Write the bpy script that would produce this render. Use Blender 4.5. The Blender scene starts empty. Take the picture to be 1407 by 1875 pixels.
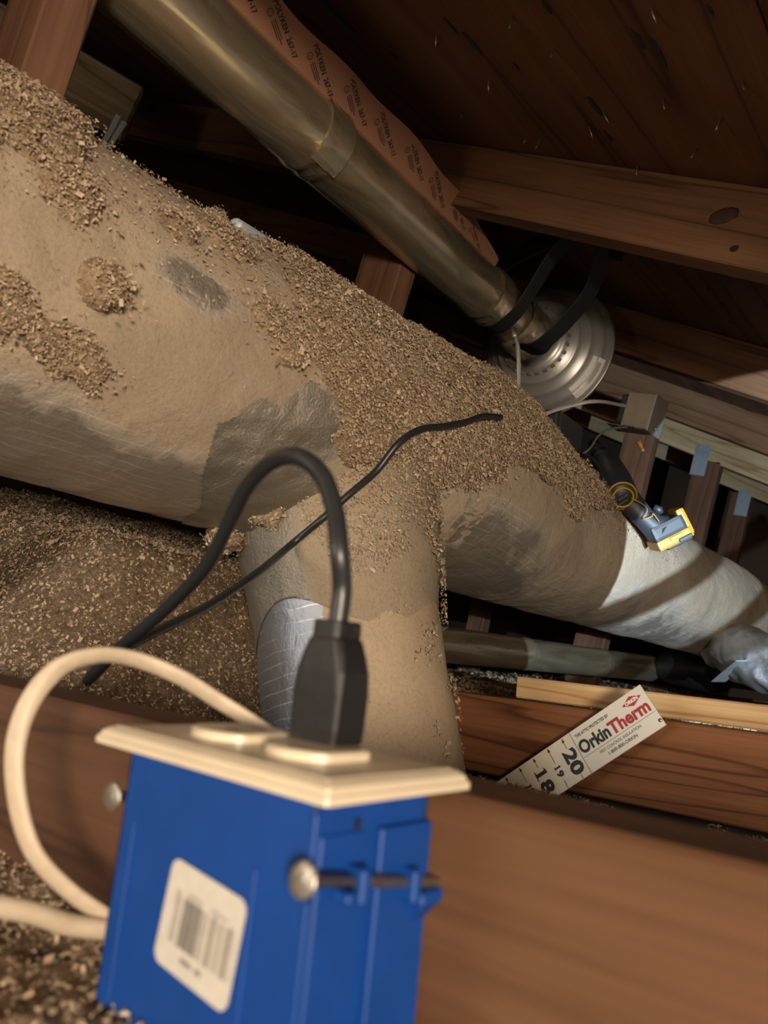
import bpy, bmesh, math, random
import numpy as np
from mathutils import Vector, Matrix
random.seed(7); rng = np.random.default_rng(7)
S = bpy.context.scene
COL = S.collection
# ------------------------------------------------------------------ camera
CR = np.array([[0.77176974, 0.62780579, 0.10115017],
               [-0.03292993, 0.19830915, -0.97958619],
               [-0.63504888, 0.75268411, 0.17372261]])       # rows: right, down, forward
CP = np.array([0.20033564, -0.19391251, 0.04210775])
FPX = 1422.06
cam = bpy.data.cameras.new('camera'); camo = bpy.data.objects.new('camera', cam); COL.objects.link(camo)
M = Matrix.Identity(4)
for i in range(3):
    M[i][0] = CR[0][i]; M[i][1] = -CR[1][i]; M[i][2] = -CR[2][i]; M[i][3] = CP[i]
camo.matrix_world = M
cam.sensor_width = 36; cam.lens = FPX / 1875 * 36; cam.clip_start = .01; cam.clip_end = 50
cam.dof.use_dof = True; cam.dof.focus_distance = 0.95; cam.dof.aperture_fstop = 9.5
S.camera = camo
# ------------------------------------------------------------------ world, exposure, lights
w = bpy.data.worlds.new('world'); S.world = w; w.use_nodes = True
w.node_tree.nodes['Background'].inputs[0].default_value = (.75, .85, 1, 1)
w.node_tree.nodes['Background'].inputs[1].default_value = .5
S.view_settings.view_transform = 'Standard'; S.view_settings.look = 'None'
S.view_settings.gamma = 1; S.view_settings.use_curve_mapping = False
S.view_settings.exposure = 0.15
def light(name, kind, loc, target, energy, color, **k):
    l = bpy.data.lights.new(name, kind); l.energy = energy; l.color = color
    for a, v in k.items(): setattr(l, a, v)
    o = bpy.data.objects.new(name, l); COL.objects.link(o); o.location = loc
    d = Vector(target) - Vector(loc); o.rotation_euler = d.to_track_quat('-Z', 'Y').to_euler()
    return o
# warm work light held above and behind the camera
light('warm_work_light', 'AREA', (.84, -.72, .085), (-.35, .45, .22), 25.0, (1, .84, .65), shape='DISK', size=.22)
light('warm_room_glow', 'AREA', (-.40, -1.05, .20), (-.3, .6, .25), 4.6, (1, .86, .69), shape='DISK', size=.35)
# cool flashlight, out of frame to the right, shining along the far run of duct
LS = (.34, .47, .065)
light('cool_flashlight', 'SPOT', LS, (.34 - .405, .47 + .91, .065 + .095), 90.0, (.62, .81, 1), spot_size=math.radians(53), spot_blend=.04, shadow_soft_size=.0008)
# cool headlamp glow from the left, low down
light('cool_headlamp', 'SPOT', (-.50, -.42, .16), (-.30, .40, .06), 3.4, (.72, .85, 1), spot_size=math.radians(70), spot_blend=.5, shadow_soft_size=.03)
# ------------------------------------------------------------------ helpers
def ray(u, v): return CR.T @ np.array([(u - 703.5) / FPX, (v - 937.5) / FPX, 1.0])
def D(u, v, d): return CP + ray(u, v) * d
def U(u, v, ax, val):
    r = ray(u, v); return CP + r * ((val - CP[ax]) / r[ax])
def UP(u, v, p0, n):
    r = ray(u, v); return CP + r * (np.dot(np.array(p0) - CP, n) / np.dot(r, n))
def nrm(a): a = np.array(a, float); return a / np.linalg.norm(a)
WM = {}
def put(o, parent=None, world=None):
    COL.objects.link(o); world = world or Matrix.Identity(4); WM[o.name] = world
    if parent is not None:
        o.parent = parent; o.matrix_local = WM[parent.name].inverted() @ world
    else: o.matrix_local = world
    return o
def tag(o, label=None, cat=None, group=None, kind=None):
    if label: o['label'] = label
    if cat: o['category'] = cat
    if group: o['group'] = group
    if kind: o['kind'] = kind
    return o
def thing(name, loc, label, cat, group=None, kind=None):
    o = bpy.data.objects.new(name, None); o.empty_display_size = .02
    put(o, None, Matrix.Translation(Vector(loc))); return tag(o, label, cat, group, kind)
def mesh(name, V, F, mat, parent=None, smooth=False, world=None, center=True, uv=None, attrs=None):
    V = np.array(V, float).reshape(-1, 3)
    if world is None:
        c = (V.min(0) + V.max(0)) / 2 if center else np.zeros(3); V = V - c; world = Matrix.Translation(Vector(c))
    me = bpy.data.meshes.new(name)
    F = F if isinstance(F, np.ndarray) else F
    if isinstance(F, np.ndarray):
        n, k = F.shape
        me.vertices.add(len(V)); me.vertices.foreach_set('co', V.ravel())
        me.loops.add(n * k); me.loops.foreach_set('vertex_index', F.ravel().astype(np.int32))
        me.polygons.add(n); me.polygons.foreach_set('loop_start', np.arange(0, n * k, k, dtype=np.int32))
        me.update(calc_edges=True); me.validate()
    else:
        me.from_pydata(V.tolist(), [], F); me.update()
    if smooth: me.polygons.foreach_set('use_smooth', np.ones(len(me.polygons), bool))
    if uv is not None:
        ul = me.uv_layers.new(name='UVMap'); idx = np.zeros(len(me.loops), np.int32); me.loops.foreach_get('vertex_index', idx)
        ul.data.foreach_set('uv', np.array(uv, np.float32)[idx].ravel())
    for k, a in (attrs or {}).items():
        at = me.attributes.new(k, 'FLOAT', 'POINT'); at.data.foreach_set('value', np.array(a, np.float32))
    if mat: me.materials.append(mat)
    return put(bpy.data.objects.new(name, me), parent, world)
def bmobj(name, bm, mat, parent=None, world=None, smooth=False):
    me = bpy.data.meshes.new(name); bmesh.ops.recalc_face_normals(bm, faces=bm.faces[:]); bm.to_mesh(me); bm.free()
    if smooth: me.polygons.foreach_set('use_smooth', np.ones(len(me.polygons), bool))
    if mat: me.materials.append(mat)
    return put(bpy.data.objects.new(name, me), parent, world)
def frame(o, x, y, z=None):
    x = nrm(x); y = np.array(y, float); y = nrm(y - x * (x @ y)); z = np.cross(x, y)
    m = Matrix.Identity(4)
    for i in range(3): m[i][0], m[i][1], m[i][2], m[i][3] = x[i], y[i], z[i], o[i]
    return m
def boxbm(bm, lo, hi, bev=0, seg=2):
    b = bmesh.new(); bmesh.ops.create_cube(b, size=1)
    for v in b.verts: v.co = Vector([lo[i] + (v.co[i] + .5) * (hi[i] - lo[i]) for i in range(3)])
    if bev: bmesh.ops.bevel(b, geom=b.edges[:], offset=bev, segments=seg, profile=.7, affect='EDGES')
    t = bpy.data.meshes.new('t'); b.to_mesh(t); b.free(); bm.from_mesh(t); bpy.data.meshes.remove(t)
def box(name, lo, hi, mat, parent=None, bev=0, world=None, seg=2, smooth=False):
    bm = bmesh.new(); boxbm(bm, lo, hi, bev, seg); 
    if world is None:
        c = Vector([(a + b) / 2 for a, b in zip(lo, hi)]); bmesh.ops.translate(bm, verts=bm.verts, vec=-c); world = Matrix.Translation(c)
    return bmobj(name, bm, mat, parent, world, smooth)
def spline(P, n=8):
    P = np.array(P, float); out = []
    Q = np.vstack([2 * P[0] - P[1], P, 2 * P[-1] - P[-2]])
    for i in range(1, len(Q) - 2):
        for t in np.linspace(0, 1, n, endpoint=False):
            a, b, c, d = Q[i - 1:i + 3]
            out.append(.5 * (2 * b + (c - a) * t + (2 * a - 5 * b + 4 * c - d) * t * t + (-a + 3 * b - 3 * c + d) * t ** 3))
    return np.array(out + [P[-1]])
def tube(name, P, r, mat, parent=None, seg=12, ry=None, up=(0, 0, 1), caps=True, twist=None):
    P = np.array(P, float); n = len(P); r = np.broadcast_to(np.array(r, float), (n,)); ry_ = r if ry is None else np.broadcast_to(np.array(ry, float), (n,))
    T = np.gradient(P, axis=0); T /= np.linalg.norm(T, axis=1)[:, None]
    A = np.zeros((n, 3)); a = np.array(up, float)
    V = []
    for i in range(n):
        if ry is None and i: a = A[i - 1]
        elif twist is not None: a = np.array(twist[i])
        elif ry is not None: a = np.array(up, float)
        b = a - T[i] * (a @ T[i])
        if np.linalg.norm(b) < 1e-5: b = np.cross(T[i], [1, .3, .1])
        A[i] = nrm(b)
        B = np.cross(T[i], A[i])
        for k in range(seg):
            t = 2 * math.pi * k / seg; V.append(P[i] + A[i] * math.cos(t) * r[i] + B * math.sin(t) * ry_[i])
    F = [[i * seg + k, i * seg + (k + 1) % seg, (i + 1) * seg + (k + 1) % seg, (i + 1) * seg + k] for i in range(n - 1) for k in range(seg)]
    if caps: F += [list(range(seg))[::-1], list(range((n - 1) * seg, n * seg))]
    return mesh(name, V, F, mat, parent, smooth=True)
def lathe(name, o, axis, prof, mat, parent=None, seg=48, smooth=True, ref=(0, 0, 1)):
    axis = nrm(axis); a = np.array(ref, float); a = nrm(a - axis * (a @ axis)); b = np.cross(axis, a)
    V = [np.array(o) + axis * s + (a * math.cos(2 * math.pi * k / seg) + b * math.sin(2 * math.pi * k / seg)) * r for s, r in prof for k in range(seg)]
    n = len(prof)
    F = [[i * seg + k, i * seg + (k + 1) % seg, (i + 1) * seg + (k + 1) % seg, (i + 1) * seg + k] for i in range(n - 1) for k in range(seg)]
    ob = mesh(name, V, F, mat, parent, smooth=smooth)
    return ob
def ribbon(name, P, Wd, width, mat, parent=None, th=.002):
    P = np.array(P, float); n = len(P); T = np.gradient(P, axis=0); V = []
    Wd = np.array(Wd, float); Wd = np.broadcast_to(Wd, (n, 3))
    for i in range(n):
        t = nrm(T[i]); wv = nrm(Wd[i] - t * (Wd[i] @ t)); nn = np.cross(t, wv)
        for a, b in ((-1, -1), (1, -1), (1, 1), (-1, 1)): V.append(P[i] + wv * a * width / 2 + nn * b * th / 2)
    F = [[i * 4 + k, i * 4 + (k + 1) % 4, (i + 1) * 4 + (k + 1) % 4, (i + 1) * 4 + k] for i in range(n - 1) for k in range(4)] + [[3, 2, 1, 0], [4 * n - 4, 4 * n - 3, 4 * n - 2, 4 * n - 1]]
    return mesh(name, V, F, mat, parent, smooth=False)
def text_geo(body, size, bold=0, align='LEFT', valign='BOTTOM_BASELINE', sx=1, ext=0.0):
    c = bpy.data.curves.new('t', 'FONT'); c.body = body; c.size = size; c.offset = bold; c.align_x = align; c.align_y = valign; c.extrude = ext; c.resolution_u = 3
    o = bpy.data.objects.new('t', c); COL.objects.link(o)
    dg = bpy.context.evaluated_depsgraph_get(); dg.update(); me = bpy.data.meshes.new_from_object(o.evaluated_get(dg))
    V = [(v.co.x * sx, v.co.y, v.co.z) for v in me.vertices]; F = [list(p.vertices) for p in me.polygons]
    bpy.data.objects.remove(o); bpy.data.curves.remove(c); bpy.data.meshes.remove(me)
    return V, F
class Print:                                     # collects flat printed marks in a plane, one mesh per ink
    def __init__(s): s.V = []; s.F = []
    def add(s, V, F, m=None):
        k = len(s.V); s.V += [tuple((m @ Vector(v)) if m else v) for v in V]; s.F += [[i + k for i in f] for f in F]
    def text(s, body, size, m, bold=0, align='LEFT', sx=1, width=None):
        V, F = text_geo(body, size, bold, align, sx=sx)
        if width and V:
            xs = [v[0] for v in V]; k = width / (max(xs) - min(xs)); V = [(v[0] * k, v[1], v[2]) for v in V]
        s.add(V, F, m)
    def rect(s, x0, y0, x1, y1, m=None): s.add([(x0, y0, 0), (x1, y0, 0), (x1, y1, 0), (x0, y1, 0)], [[0, 1, 2, 3]], m)
    def build(s, name, mat, parent, world): return mesh(name, s.V, s.F, mat, parent, world=world)
# value noise
def _h(ix, iy, iz):
    n = (ix.astype(np.int64) * 374761393 + iy.astype(np.int64) * 668265263 + iz.astype(np.int64) * 2147483647) & 0x7fffffff
    n = ((n ^ (n >> 13)) * 1274126177) & 0x7fffffff
    return ((n ^ (n >> 16)) & 0xffff) / 65535.0
def vnoise(p):
    i = np.floor(p); f = p - i; f = f * f * (3 - 2 * f); i = i.astype(np.int64); r = 0
    for dx in (0, 1):
        for dy in (0, 1):
            for dz in (0, 1):
                wgt = (f[..., 0] if dx else 1 - f[..., 0]) * (f[..., 1] if dy else 1 - f[..., 1]) * (f[..., 2] if dz else 1 - f[..., 2])
                r = r + wgt * _h(i[..., 0] + dx, i[..., 1] + dy, i[..., 2] + dz)
    return r
def fbm(p, sc, oct=4):
    r = 0; a = .5; t = 0
    for k in range(oct): r = r + a * vnoise(p * sc + 17.3 * k); t += a; a *= .5; sc *= 2.03
    return r / t
def sst(a, b, x): t = np.clip((x - a) / (b - a), 0, 1); return t * t * (3 - 2 * t)
# ------------------------------------------------------------------ materials
def newmat(name):
    m = bpy.data.materials.new(name); m.use_nodes = True; nt = m.node_tree
    return m, nt, nt.nodes['Principled BSDF']
def N(nt, t, **k):
    n = nt.nodes.new(t)
    for a, v in k.items():
        if a in n.inputs: n.inputs[a].default_value = v
        else: setattr(n, a, v)
    return n
def ramp(nt, stops, interp='LINEAR'):
    r = nt.nodes.new('ShaderNodeValToRGB'); e = r.color_ramp.elements; r.color_ramp.interpolation = interp
    while len(e) < len(stops): e.new(.5)
    for i, (p, c) in enumerate(stops): e[i].position = p; e[i].color = (*c, 1) if len(c) == 3 else c
    return r
def plain(name, col, rough=.5, metal=0, bump=0, bscale=200, spec=.5, **k):
    m, nt, b = newmat(name); b.inputs['Base Color'].default_value = (*col, 1); b.inputs['Roughness'].default_value = rough; b.inputs['Metallic'].default_value = metal
    b.inputs['Specular IOR Level'].default_value = spec
    tc = N(nt, 'ShaderNodeTexCoord'); ns = N(nt, 'ShaderNodeTexNoise'); ns.inputs['Scale'].default_value = bscale; nt.links.new(tc.outputs['Object'], ns.inputs['Vector'])
    mx = N(nt, 'ShaderNodeMix', data_type='RGBA'); mx.inputs[6].default_value = (*[c * .82 for c in col], 1); mx.inputs[7].default_value = (*[min(1, c * 1.12) for c in col], 1)
    nt.links.new(ns.outputs[0], mx.inputs[0]); nt.links.new(mx.outputs[2], b.inputs['Base Color'])
    if bump:
        bp = N(nt, 'ShaderNodeBump'); bp.inputs['Strength'].default_value = bump; bp.inputs['Distance'].default_value = .002
        nt.links.new(ns.outputs[0], bp.inputs['Height']); nt.links.new(bp.outputs[0], b.inputs['Normal'])
    for a, v in k.items(): b.inputs[a].default_value = v
    return m
def wood(name, dark, mid, lite, rings=26, rough=.7, stretch=.06, off=0, knots=True, along=0, bump=.25):
    m, nt, b = newmat(name); L = nt.links.new
    tc = N(nt, 'ShaderNodeTexCoord'); mp = N(nt, 'ShaderNodeMapping'); sc = [1, 1, 1]; sc[along] = stretch
    mp.inputs['Scale'].default_value = sc; mp.inputs['Location'].default_value = (off, off * 1.7, off * .6)
    L(tc.outputs['Object'], mp.inputs['Vector'])
    n1 = N(nt, 'ShaderNodeTexNoise'); n1.inputs['Scale'].default_value = 9; n1.inputs['Detail'].default_value = 3; L(mp.outputs[0], n1.inputs['Vector'])
    # growth-ring bands: fract of a warped distance
    mul = N(nt, 'ShaderNodeMath', operation='MULTIPLY'); mul.inputs[1].default_value = rings * .35; L(n1.outputs[0], mul.inputs[0])
    sn = N(nt, 'ShaderNodeMath', operation='FRACT'); L(mul.outputs[0], sn.inputs[0])
    n2 = N(nt, 'ShaderNodeTexNoise'); n2.inputs['Scale'].default_value = 260; n2.inputs['Detail'].default_value = 3
    mp2 = N(nt, 'ShaderNodeMapping'); sc2 = [1, 1, 1]; sc2[along] = .03; mp2.inputs['Scale'].default_value = sc2; L(tc.outputs['Object'], mp2.inputs['Vector']); L(mp2.outputs[0], n2.inputs['Vector'])
    n3 = N(nt, 'ShaderNodeTexNoise'); n3.inputs['Scale'].default_value = 7; L(tc.outputs['Object'], n3.inputs['Vector'])
    r1 = ramp(nt, [(0, mid), (.55, lite), (.86, mid), (.95, dark), (1, mid)]); L(sn.outputs[0], r1.inputs[0])
    mx = N(nt, 'ShaderNodeMix', data_type='RGBA', blend_type='MULTIPLY'); mx.inputs[0].default_value = .55
    L(r1.outputs[0], mx.inputs[6]); r2 = ramp(nt, [(.25, (.55, .5, .45)), (.7, (1, 1, 1))]); L(n2.outputs[0], r2.inputs[0]); L(r2.outputs[0], mx.inputs[7])
    mx3 = N(nt, 'ShaderNodeMix', data_type='RGBA', blend_type='MULTIPLY'); mx3.inputs[0].default_value = .5
    r3 = ramp(nt, [(.3, (.6, .52, .45)), (.65, (1, 1, 1))]); L(n3.outputs[0], r3.inputs[0]); L(mx.outputs[2], mx3.inputs[6]); L(r3.outputs[0], mx3.inputs[7])
    L(mx3.outputs[2], b.inputs['Base Color']); b.inputs['Roughness'].default_value = rough; b.inputs['Specular IOR Level'].default_value = .25
    bp = N(nt, 'ShaderNodeBump'); bp.inputs['Strength'].default_value = bump; bp.inputs['Distance'].default_value = .001; L(n2.outputs[0], bp.inputs['Height']); L(bp.outputs[0], b.inputs['Normal'])
    return m
M_joist = wood('aged_pine', (.066, .029, .013), (.102, .047, .0215), (.126, .060, .029), off=.3, rings=18)
M_joist2 = wood('aged_pine_red', (.085, .032, .012), (.215, .088, .036), (.27, .12, .052), off=2.3)
M_chord = wood('aged_pine_chord', (.075, .034, .016), (.175, .084, .040), (.22, .11, .055), off=4.1)
M_flashlit = wood('flashlit_spruce', (.42, .23, .09), (.63, .42, .21), (.72, .51, .28), off=1.1, rings=18)  # pale tone carries flashlight brightness on the scrap board and far chords
M_worn = wood('worn_pine', (.22, .11, .045), (.40, .23, .11), (.48, .30, .15), off=5.2, rings=14)
M_web = wood('brown_web', (.065, .029, .015), (.13, .062, .034), (.17, .085, .048), off=6.0)
M_deck = wood('plywood_deck', (.06, .026, .012), (.118, .05, .022), (.150, .066, .030), rings=14, stretch=.05, off=3.3, along=1, rough=.75)
M_knot = plain('dark_knot', (.018, .009, .006), .9, bump=.5)
M_nail = plain('steel_nail', (.38, .35, .30), .4, .9)
M_galvplate = plain('galvanized_plate', (.50, .53, .55), .45, .55, bump=.2)
M_blue = plain('blue_plastic', (.0035, .044, .225), .5, bscale=60, spec=.3)
M_cream = plain('ivory_plastic', (.60, .51, .375), .32, bscale=40)
M_black = plain('black_rubber', (.010, .010, .011), .42, bump=.05)
M_cordblack = plain('black_cord', (.016, .017, .019), .38)
M_strap = plain('black_strap', (.010, .010, .011), .6, bump=.2, bscale=600)
M_nm = plain('white_cable_jacket', (.47, .38, .275), .5, bump=.05)
M_sticker = plain('white_sticker', (.50, .47, .42), .6)
M_ink = plain('black_ink', (.012, .012, .013), .6)
M_greyink = plain('grey_ink', (.20, .185, .16), .6)
M_redink = plain('red_ink', (.33, .018, .024), .55)
M_whiteink = plain('white_ink', (.75, .73, .68), .6)
M_gauge = plain('gauge_card', (.62, .57, .46), .45, bscale=8)
M_gaugelab = plain('gauge_panel', (.60, .58, .52), .4, bscale=8)
M_fan = plain('painted_steel', (.47, .45, .42), .38, .6, bscale=30)
M_vinyl = plain('clear_vinyl', (.85, .82, .75), .12); M_vinyl.node_tree.nodes['Principled BSDF'].inputs['Transmission Weight'].default_value = .75
M_yellow = plain('yellow_plastic', (.38, .215, .006), .45)
M_tool = plain('charcoal_plastic', (.025, .028, .032), .45)
M_grip = plain('slate_rubber', (.024, .030, .040), .5)
M_steel = plain('dull_steel', (.42, .38, .34), .42, .8, bump=.1, bscale=40)
M_drywall = plain('drywall', (.45, .42, .38), .9)
M_redflake = plain('red_scrap', (.4, .03, .03), .7)
def foil_mat(name, base=(.42, .38, .33), rough=.38, crinkle=.5, scrim=True, tan=(.36, .265, .17), cr_scale=60, line_dir=0, dustn=.8):
    m, nt, b = newmat(name); L = nt.links.new
    tc = N(nt, 'ShaderNodeTexCoord'); at = N(nt, 'ShaderNodeAttribute', attribute_name='dust')
    n0 = N(nt, 'ShaderNodeTexNoise'); n0.inputs['Scale'].default_value = cr_scale; n0.inputs['Detail'].default_value = 5; n0.inputs['Distortion'].default_value = .6; L(tc.outputs['Object'], n0.inputs['Vector'])
    nd = N(nt, 'ShaderNodeTexNoise'); nd.inputs['Scale'].default_value = 14; nd.inputs['Detail'].default_value = 6; nd.inputs['Roughness'].default_value = .65; L(tc.outputs['Object'], nd.inputs['Vector'])
    s = N(nt, 'ShaderNodeMath', operation='SUBTRACT'); L(nd.outputs[0], s.inputs[0]); s.inputs[1].default_value = .5
    s2 = N(nt, 'ShaderNodeMath', operation='MULTIPLY_ADD'); L(s.outputs[0], s2.inputs[0]); s2.inputs[1].default_value = dustn; L(at.outputs['Fac'], s2.inputs[2])
    fac = ramp(nt, [(.35, (0, 0, 0)), (.62, (1, 1, 1))]); L(s2.outputs[0], fac.inputs[0])
    nf = N(nt, 'ShaderNodeTexNoise'); nf.inputs['Scale'].default_value = 330; nf.inputs['Detail'].default_value = 5; nf.inputs['Roughness'].default_value = .7; L(tc.outputs['Object'], nf.inputs['Vector'])
    dr = ramp(nt, [(.2, tuple(c * .62 for c in tan)), (.45, tan), (.75, tuple(min(1, c * 1.18) for c in tan))]); L(nf.outputs[0], dr.inputs[0])
    nb = N(nt, 'ShaderNodeTexNoise'); nb.inputs['Scale'].default_value = 6; nb.inputs['Detail'].default_value = 3; L(tc.outputs['Object'], nb.inputs['Vector'])
    br = ramp(nt, [(.35, (.80, .78, .76)), (.62, (1, 1, 1))]); L(nb.outputs[0], br.inputs[0])
    dm = N(nt, 'ShaderNodeMix', data_type='RGBA', blend_type='MULTIPLY'); dm.inputs[0].default_value = 1; L(dr.outputs[0], dm.inputs[6]); L(br.outputs[0], dm.inputs[7])
    mx = N(nt, 'ShaderNodeMix', data_type='RGBA'); mx.inputs[6].default_value = (*base, 1); L(fac.outputs[0], mx.inputs[0]); L(dm.outputs[2], mx.inputs[7])
    if scrim:
        uv = N(nt, 'ShaderNodeUVMap'); sp = N(nt, 'ShaderNodeSeparateXYZ'); L(uv.outputs[0], sp.inputs[0])
        wv = N(nt, 'ShaderNodeMath', operation='MULTIPLY'); wv.inputs[1].default_value = 1 / .0115; 
        ns = N(nt, 'ShaderNodeTexNoise'); ns.inputs['Scale'].default_value = 18; L(uv.outputs[0], ns.inputs['Vector'])
        ad = N(nt, 'ShaderNodeMath', operation='MULTIPLY_ADD'); L(ns.outputs[0], ad.inputs[0]); ad.inputs[1].default_value = .008; L(sp.outputs[line_dir], ad.inputs[2])
        L(ad.outputs[0], wv.inputs[0]); fr = N(nt, 'ShaderNodeMath', operation='FRACT'); L(wv.outputs[0], fr.inputs[0])
        lr = ramp(nt, [(.0, (1, 1, 1)), (.085, (0, 0, 0)), (.95, (0, 0, 0)), (1, (1, 1, 1))]); L(fr.outputs[0], lr.inputs[0])
        inv = N(nt, 'ShaderNodeMath', operation='SUBTRACT'); inv.inputs[0].default_value = 1; L(fac.outputs[0], inv.inputs[1])
        br2 = ramp(nt, [(.42, (0, 0, 0)), (.55, (1, 1, 1))]); L(nd.outputs[0], br2.inputs[0])
        lm = N(nt, 'ShaderNodeMath', operation='MULTIPLY'); L(lr.outputs[0], lm.inputs[0]); L(inv.outputs[0], lm.inputs[1])
        lm2 = N(nt, 'ShaderNodeMath', operation='MULTIPLY'); L(lm.outputs[0], lm2.inputs[0]); L(br2.outputs[0], lm2.inputs[1])
        m2 = N(nt, 'ShaderNodeMix', data_type='RGBA'); L(lm2.outputs[0], m2.inputs[0]); L(mx.outputs[2], m2.inputs[6]); m2.inputs[7].default_value = (.85, .80, .72, 1); L(m2.outputs[2], b.inputs['Base Color'])
    else: L(mx.outputs[2], b.inputs['Base Color'])
    me = N(nt, 'ShaderNodeMapRange'); me.inputs[3].default_value = .85; me.inputs[4].default_value = .0; L(fac.outputs[0], me.inputs[0]); L(me.outputs[0], b.inputs['Metallic'])
    ro = N(nt, 'ShaderNodeMapRange'); ro.inputs[3].default_value = rough; ro.inputs[4].default_value = .8; L(fac.outputs[0], ro.inputs[0]); L(ro.outputs[0], b.inputs['Roughness'])
    hm = N(nt, 'ShaderNodeMath', operation='MULTIPLY_ADD'); L(nf.outputs[0], hm.inputs[0]); hm.inputs[1].default_value = .35; L(n0.outputs[0], hm.inputs[2])
    bp = N(nt, 'ShaderNodeBump'); bp.inputs['Strength'].default_value = crinkle; bp.inputs['Distance'].default_value = .006; L(hm.outputs[0], bp.inputs['Height']); L(bp.outputs[0], b.inputs['Normal'])
    return m
M_jacket = foil_mat('foil_jacket_dusty', base=(.55, .48, .40), rough=.46, line_dir=1, tan=(.37, .29, .205))
M_branch = foil_mat('foil_jacket_branch', base=(.36, .37, .39), rough=.45, crinkle=.25, line_dir=0, tan=(.40, .305, .205))
M_tape = foil_mat('aluminum_tape', base=(.36, .325, .265), rough=.46, scrim=False, crinkle=.7, cr_scale=22, tan=(.33, .26, .18))
M_silver = foil_mat('silver_foil', base=(.62, .64, .66), rough=.25, scrim=False, crinkle=1.0, cr_scale=24, tan=(.4, .35, .3))
def galv(name):
    m, nt, b = newmat(name); L = nt.links.new; tc = N(nt, 'ShaderNodeTexCoord')
    n = N(nt, 'ShaderNodeTexNoise'); n.inputs['Scale'].default_value = 11; n.inputs['Detail'].default_value = 4; n.inputs['Distortion'].default_value = 1
    mp = N(nt, 'ShaderNodeMapping'); mp.inputs['Scale'].default_value = (1.6, .35, 1.6); L(tc.outputs['Object'], mp.inputs['Vector']); L(mp.outputs[0], n.inputs['Vector'])
    r = ramp(nt, [(.3, (.50, .40, .25)), (.5, (.74, .62, .42)), (.72, (.88, .78, .58))]); L(n.outputs[0], r.inputs[0]); L(r.outputs[0], b.inputs['Base Color'])
    rr = N(nt, 'ShaderNodeMapRange'); rr.inputs[3].default_value = .20; rr.inputs[4].default_value = .38; L(n.outputs[0], rr.inputs[0]); L(rr.outputs[0], b.inputs['Roughness'])
    b.inputs['Metallic'].default_value = .9
    bp = N(nt, 'ShaderNodeBump'); bp.inputs['Strength'].default_value = .32; bp.inputs['Distance'].default_value = .012; L(n.outputs[0], bp.inputs['Height']); L(bp.outputs[0], b.inputs['Normal'])
    return m
M_galv = galv('galvanized_pipe')
M_liner = plain('salmon_liner', (.30, .145, .088), .45, bump=.15, bscale=12)
def cell_mat(name, a, bcol, c):
    m, nt, b = newmat(name); L = nt.links.new; tc = N(nt, 'ShaderNodeTexCoord')
    n = N(nt, 'ShaderNodeTexNoise'); n.inputs['Scale'].default_value = 170; n.inputs['Detail'].default_value = 5; n.inputs['Roughness'].default_value = .75; L(tc.outputs['Object'], n.inputs['Vector'])
    n2 = N(nt, 'ShaderNodeTexNoise'); n2.inputs['Scale'].default_value = 9; n2.inputs['Detail'].default_value = 4; L(tc.outputs['Object'], n2.inputs['Vector'])
    r = ramp(nt, [(.3, a), (.5, bcol), (.68, c)]); L(n.outputs[0], r.inputs[0])
    mx = N(nt, 'ShaderNodeMix', data_type='RGBA', blend_type='MULTIPLY'); mx.inputs[0].default_value = .8; r2 = ramp(nt, [(.3, (.62, .58, .55)), (.65, (1, 1, 1))]); L(n2.outputs[0], r2.inputs[0])
    L(r.outputs[0], mx.inputs[6]); L(r2.outputs[0], mx.inputs[7]); L(mx.outputs[2], b.inputs['Base Color']); b.inputs['Roughness'].default_value = .95; b.inputs['Specular IOR Level'].default_value = .1
    bp = N(nt, 'ShaderNodeBump'); bp.inputs['Strength'].default_value = .9; bp.inputs['Distance'].default_value = .006; L(n.outputs[0], bp.inputs['Height']); L(bp.outputs[0], b.inputs['Normal'])
    return m
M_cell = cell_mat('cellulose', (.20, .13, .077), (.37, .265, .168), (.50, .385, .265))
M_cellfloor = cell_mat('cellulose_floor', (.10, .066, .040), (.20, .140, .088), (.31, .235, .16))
def flake_mat():
    m, nt, b = newmat('cellulose_flake'); L = nt.links.new; at = N(nt, 'ShaderNodeAttribute', attribute_name='tint')
    r = ramp(nt, [(0, (.14, .092, .057)), (.25, (.275, .195, .122)), (.6, (.43, .325, .218)), (.9, (.56, .45, .325)), (.99, (.68, .60, .49)), (1, (.45, .06, .05))]); L(at.outputs['Fac'], r.inputs[0])
    L(r.outputs[0], b.inputs['Base Color']); b.inputs['Roughness'].default_value = .9; b.inputs['Specular IOR Level'].default_value = .15
    return m
M_flake = flake_mat()
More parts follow.
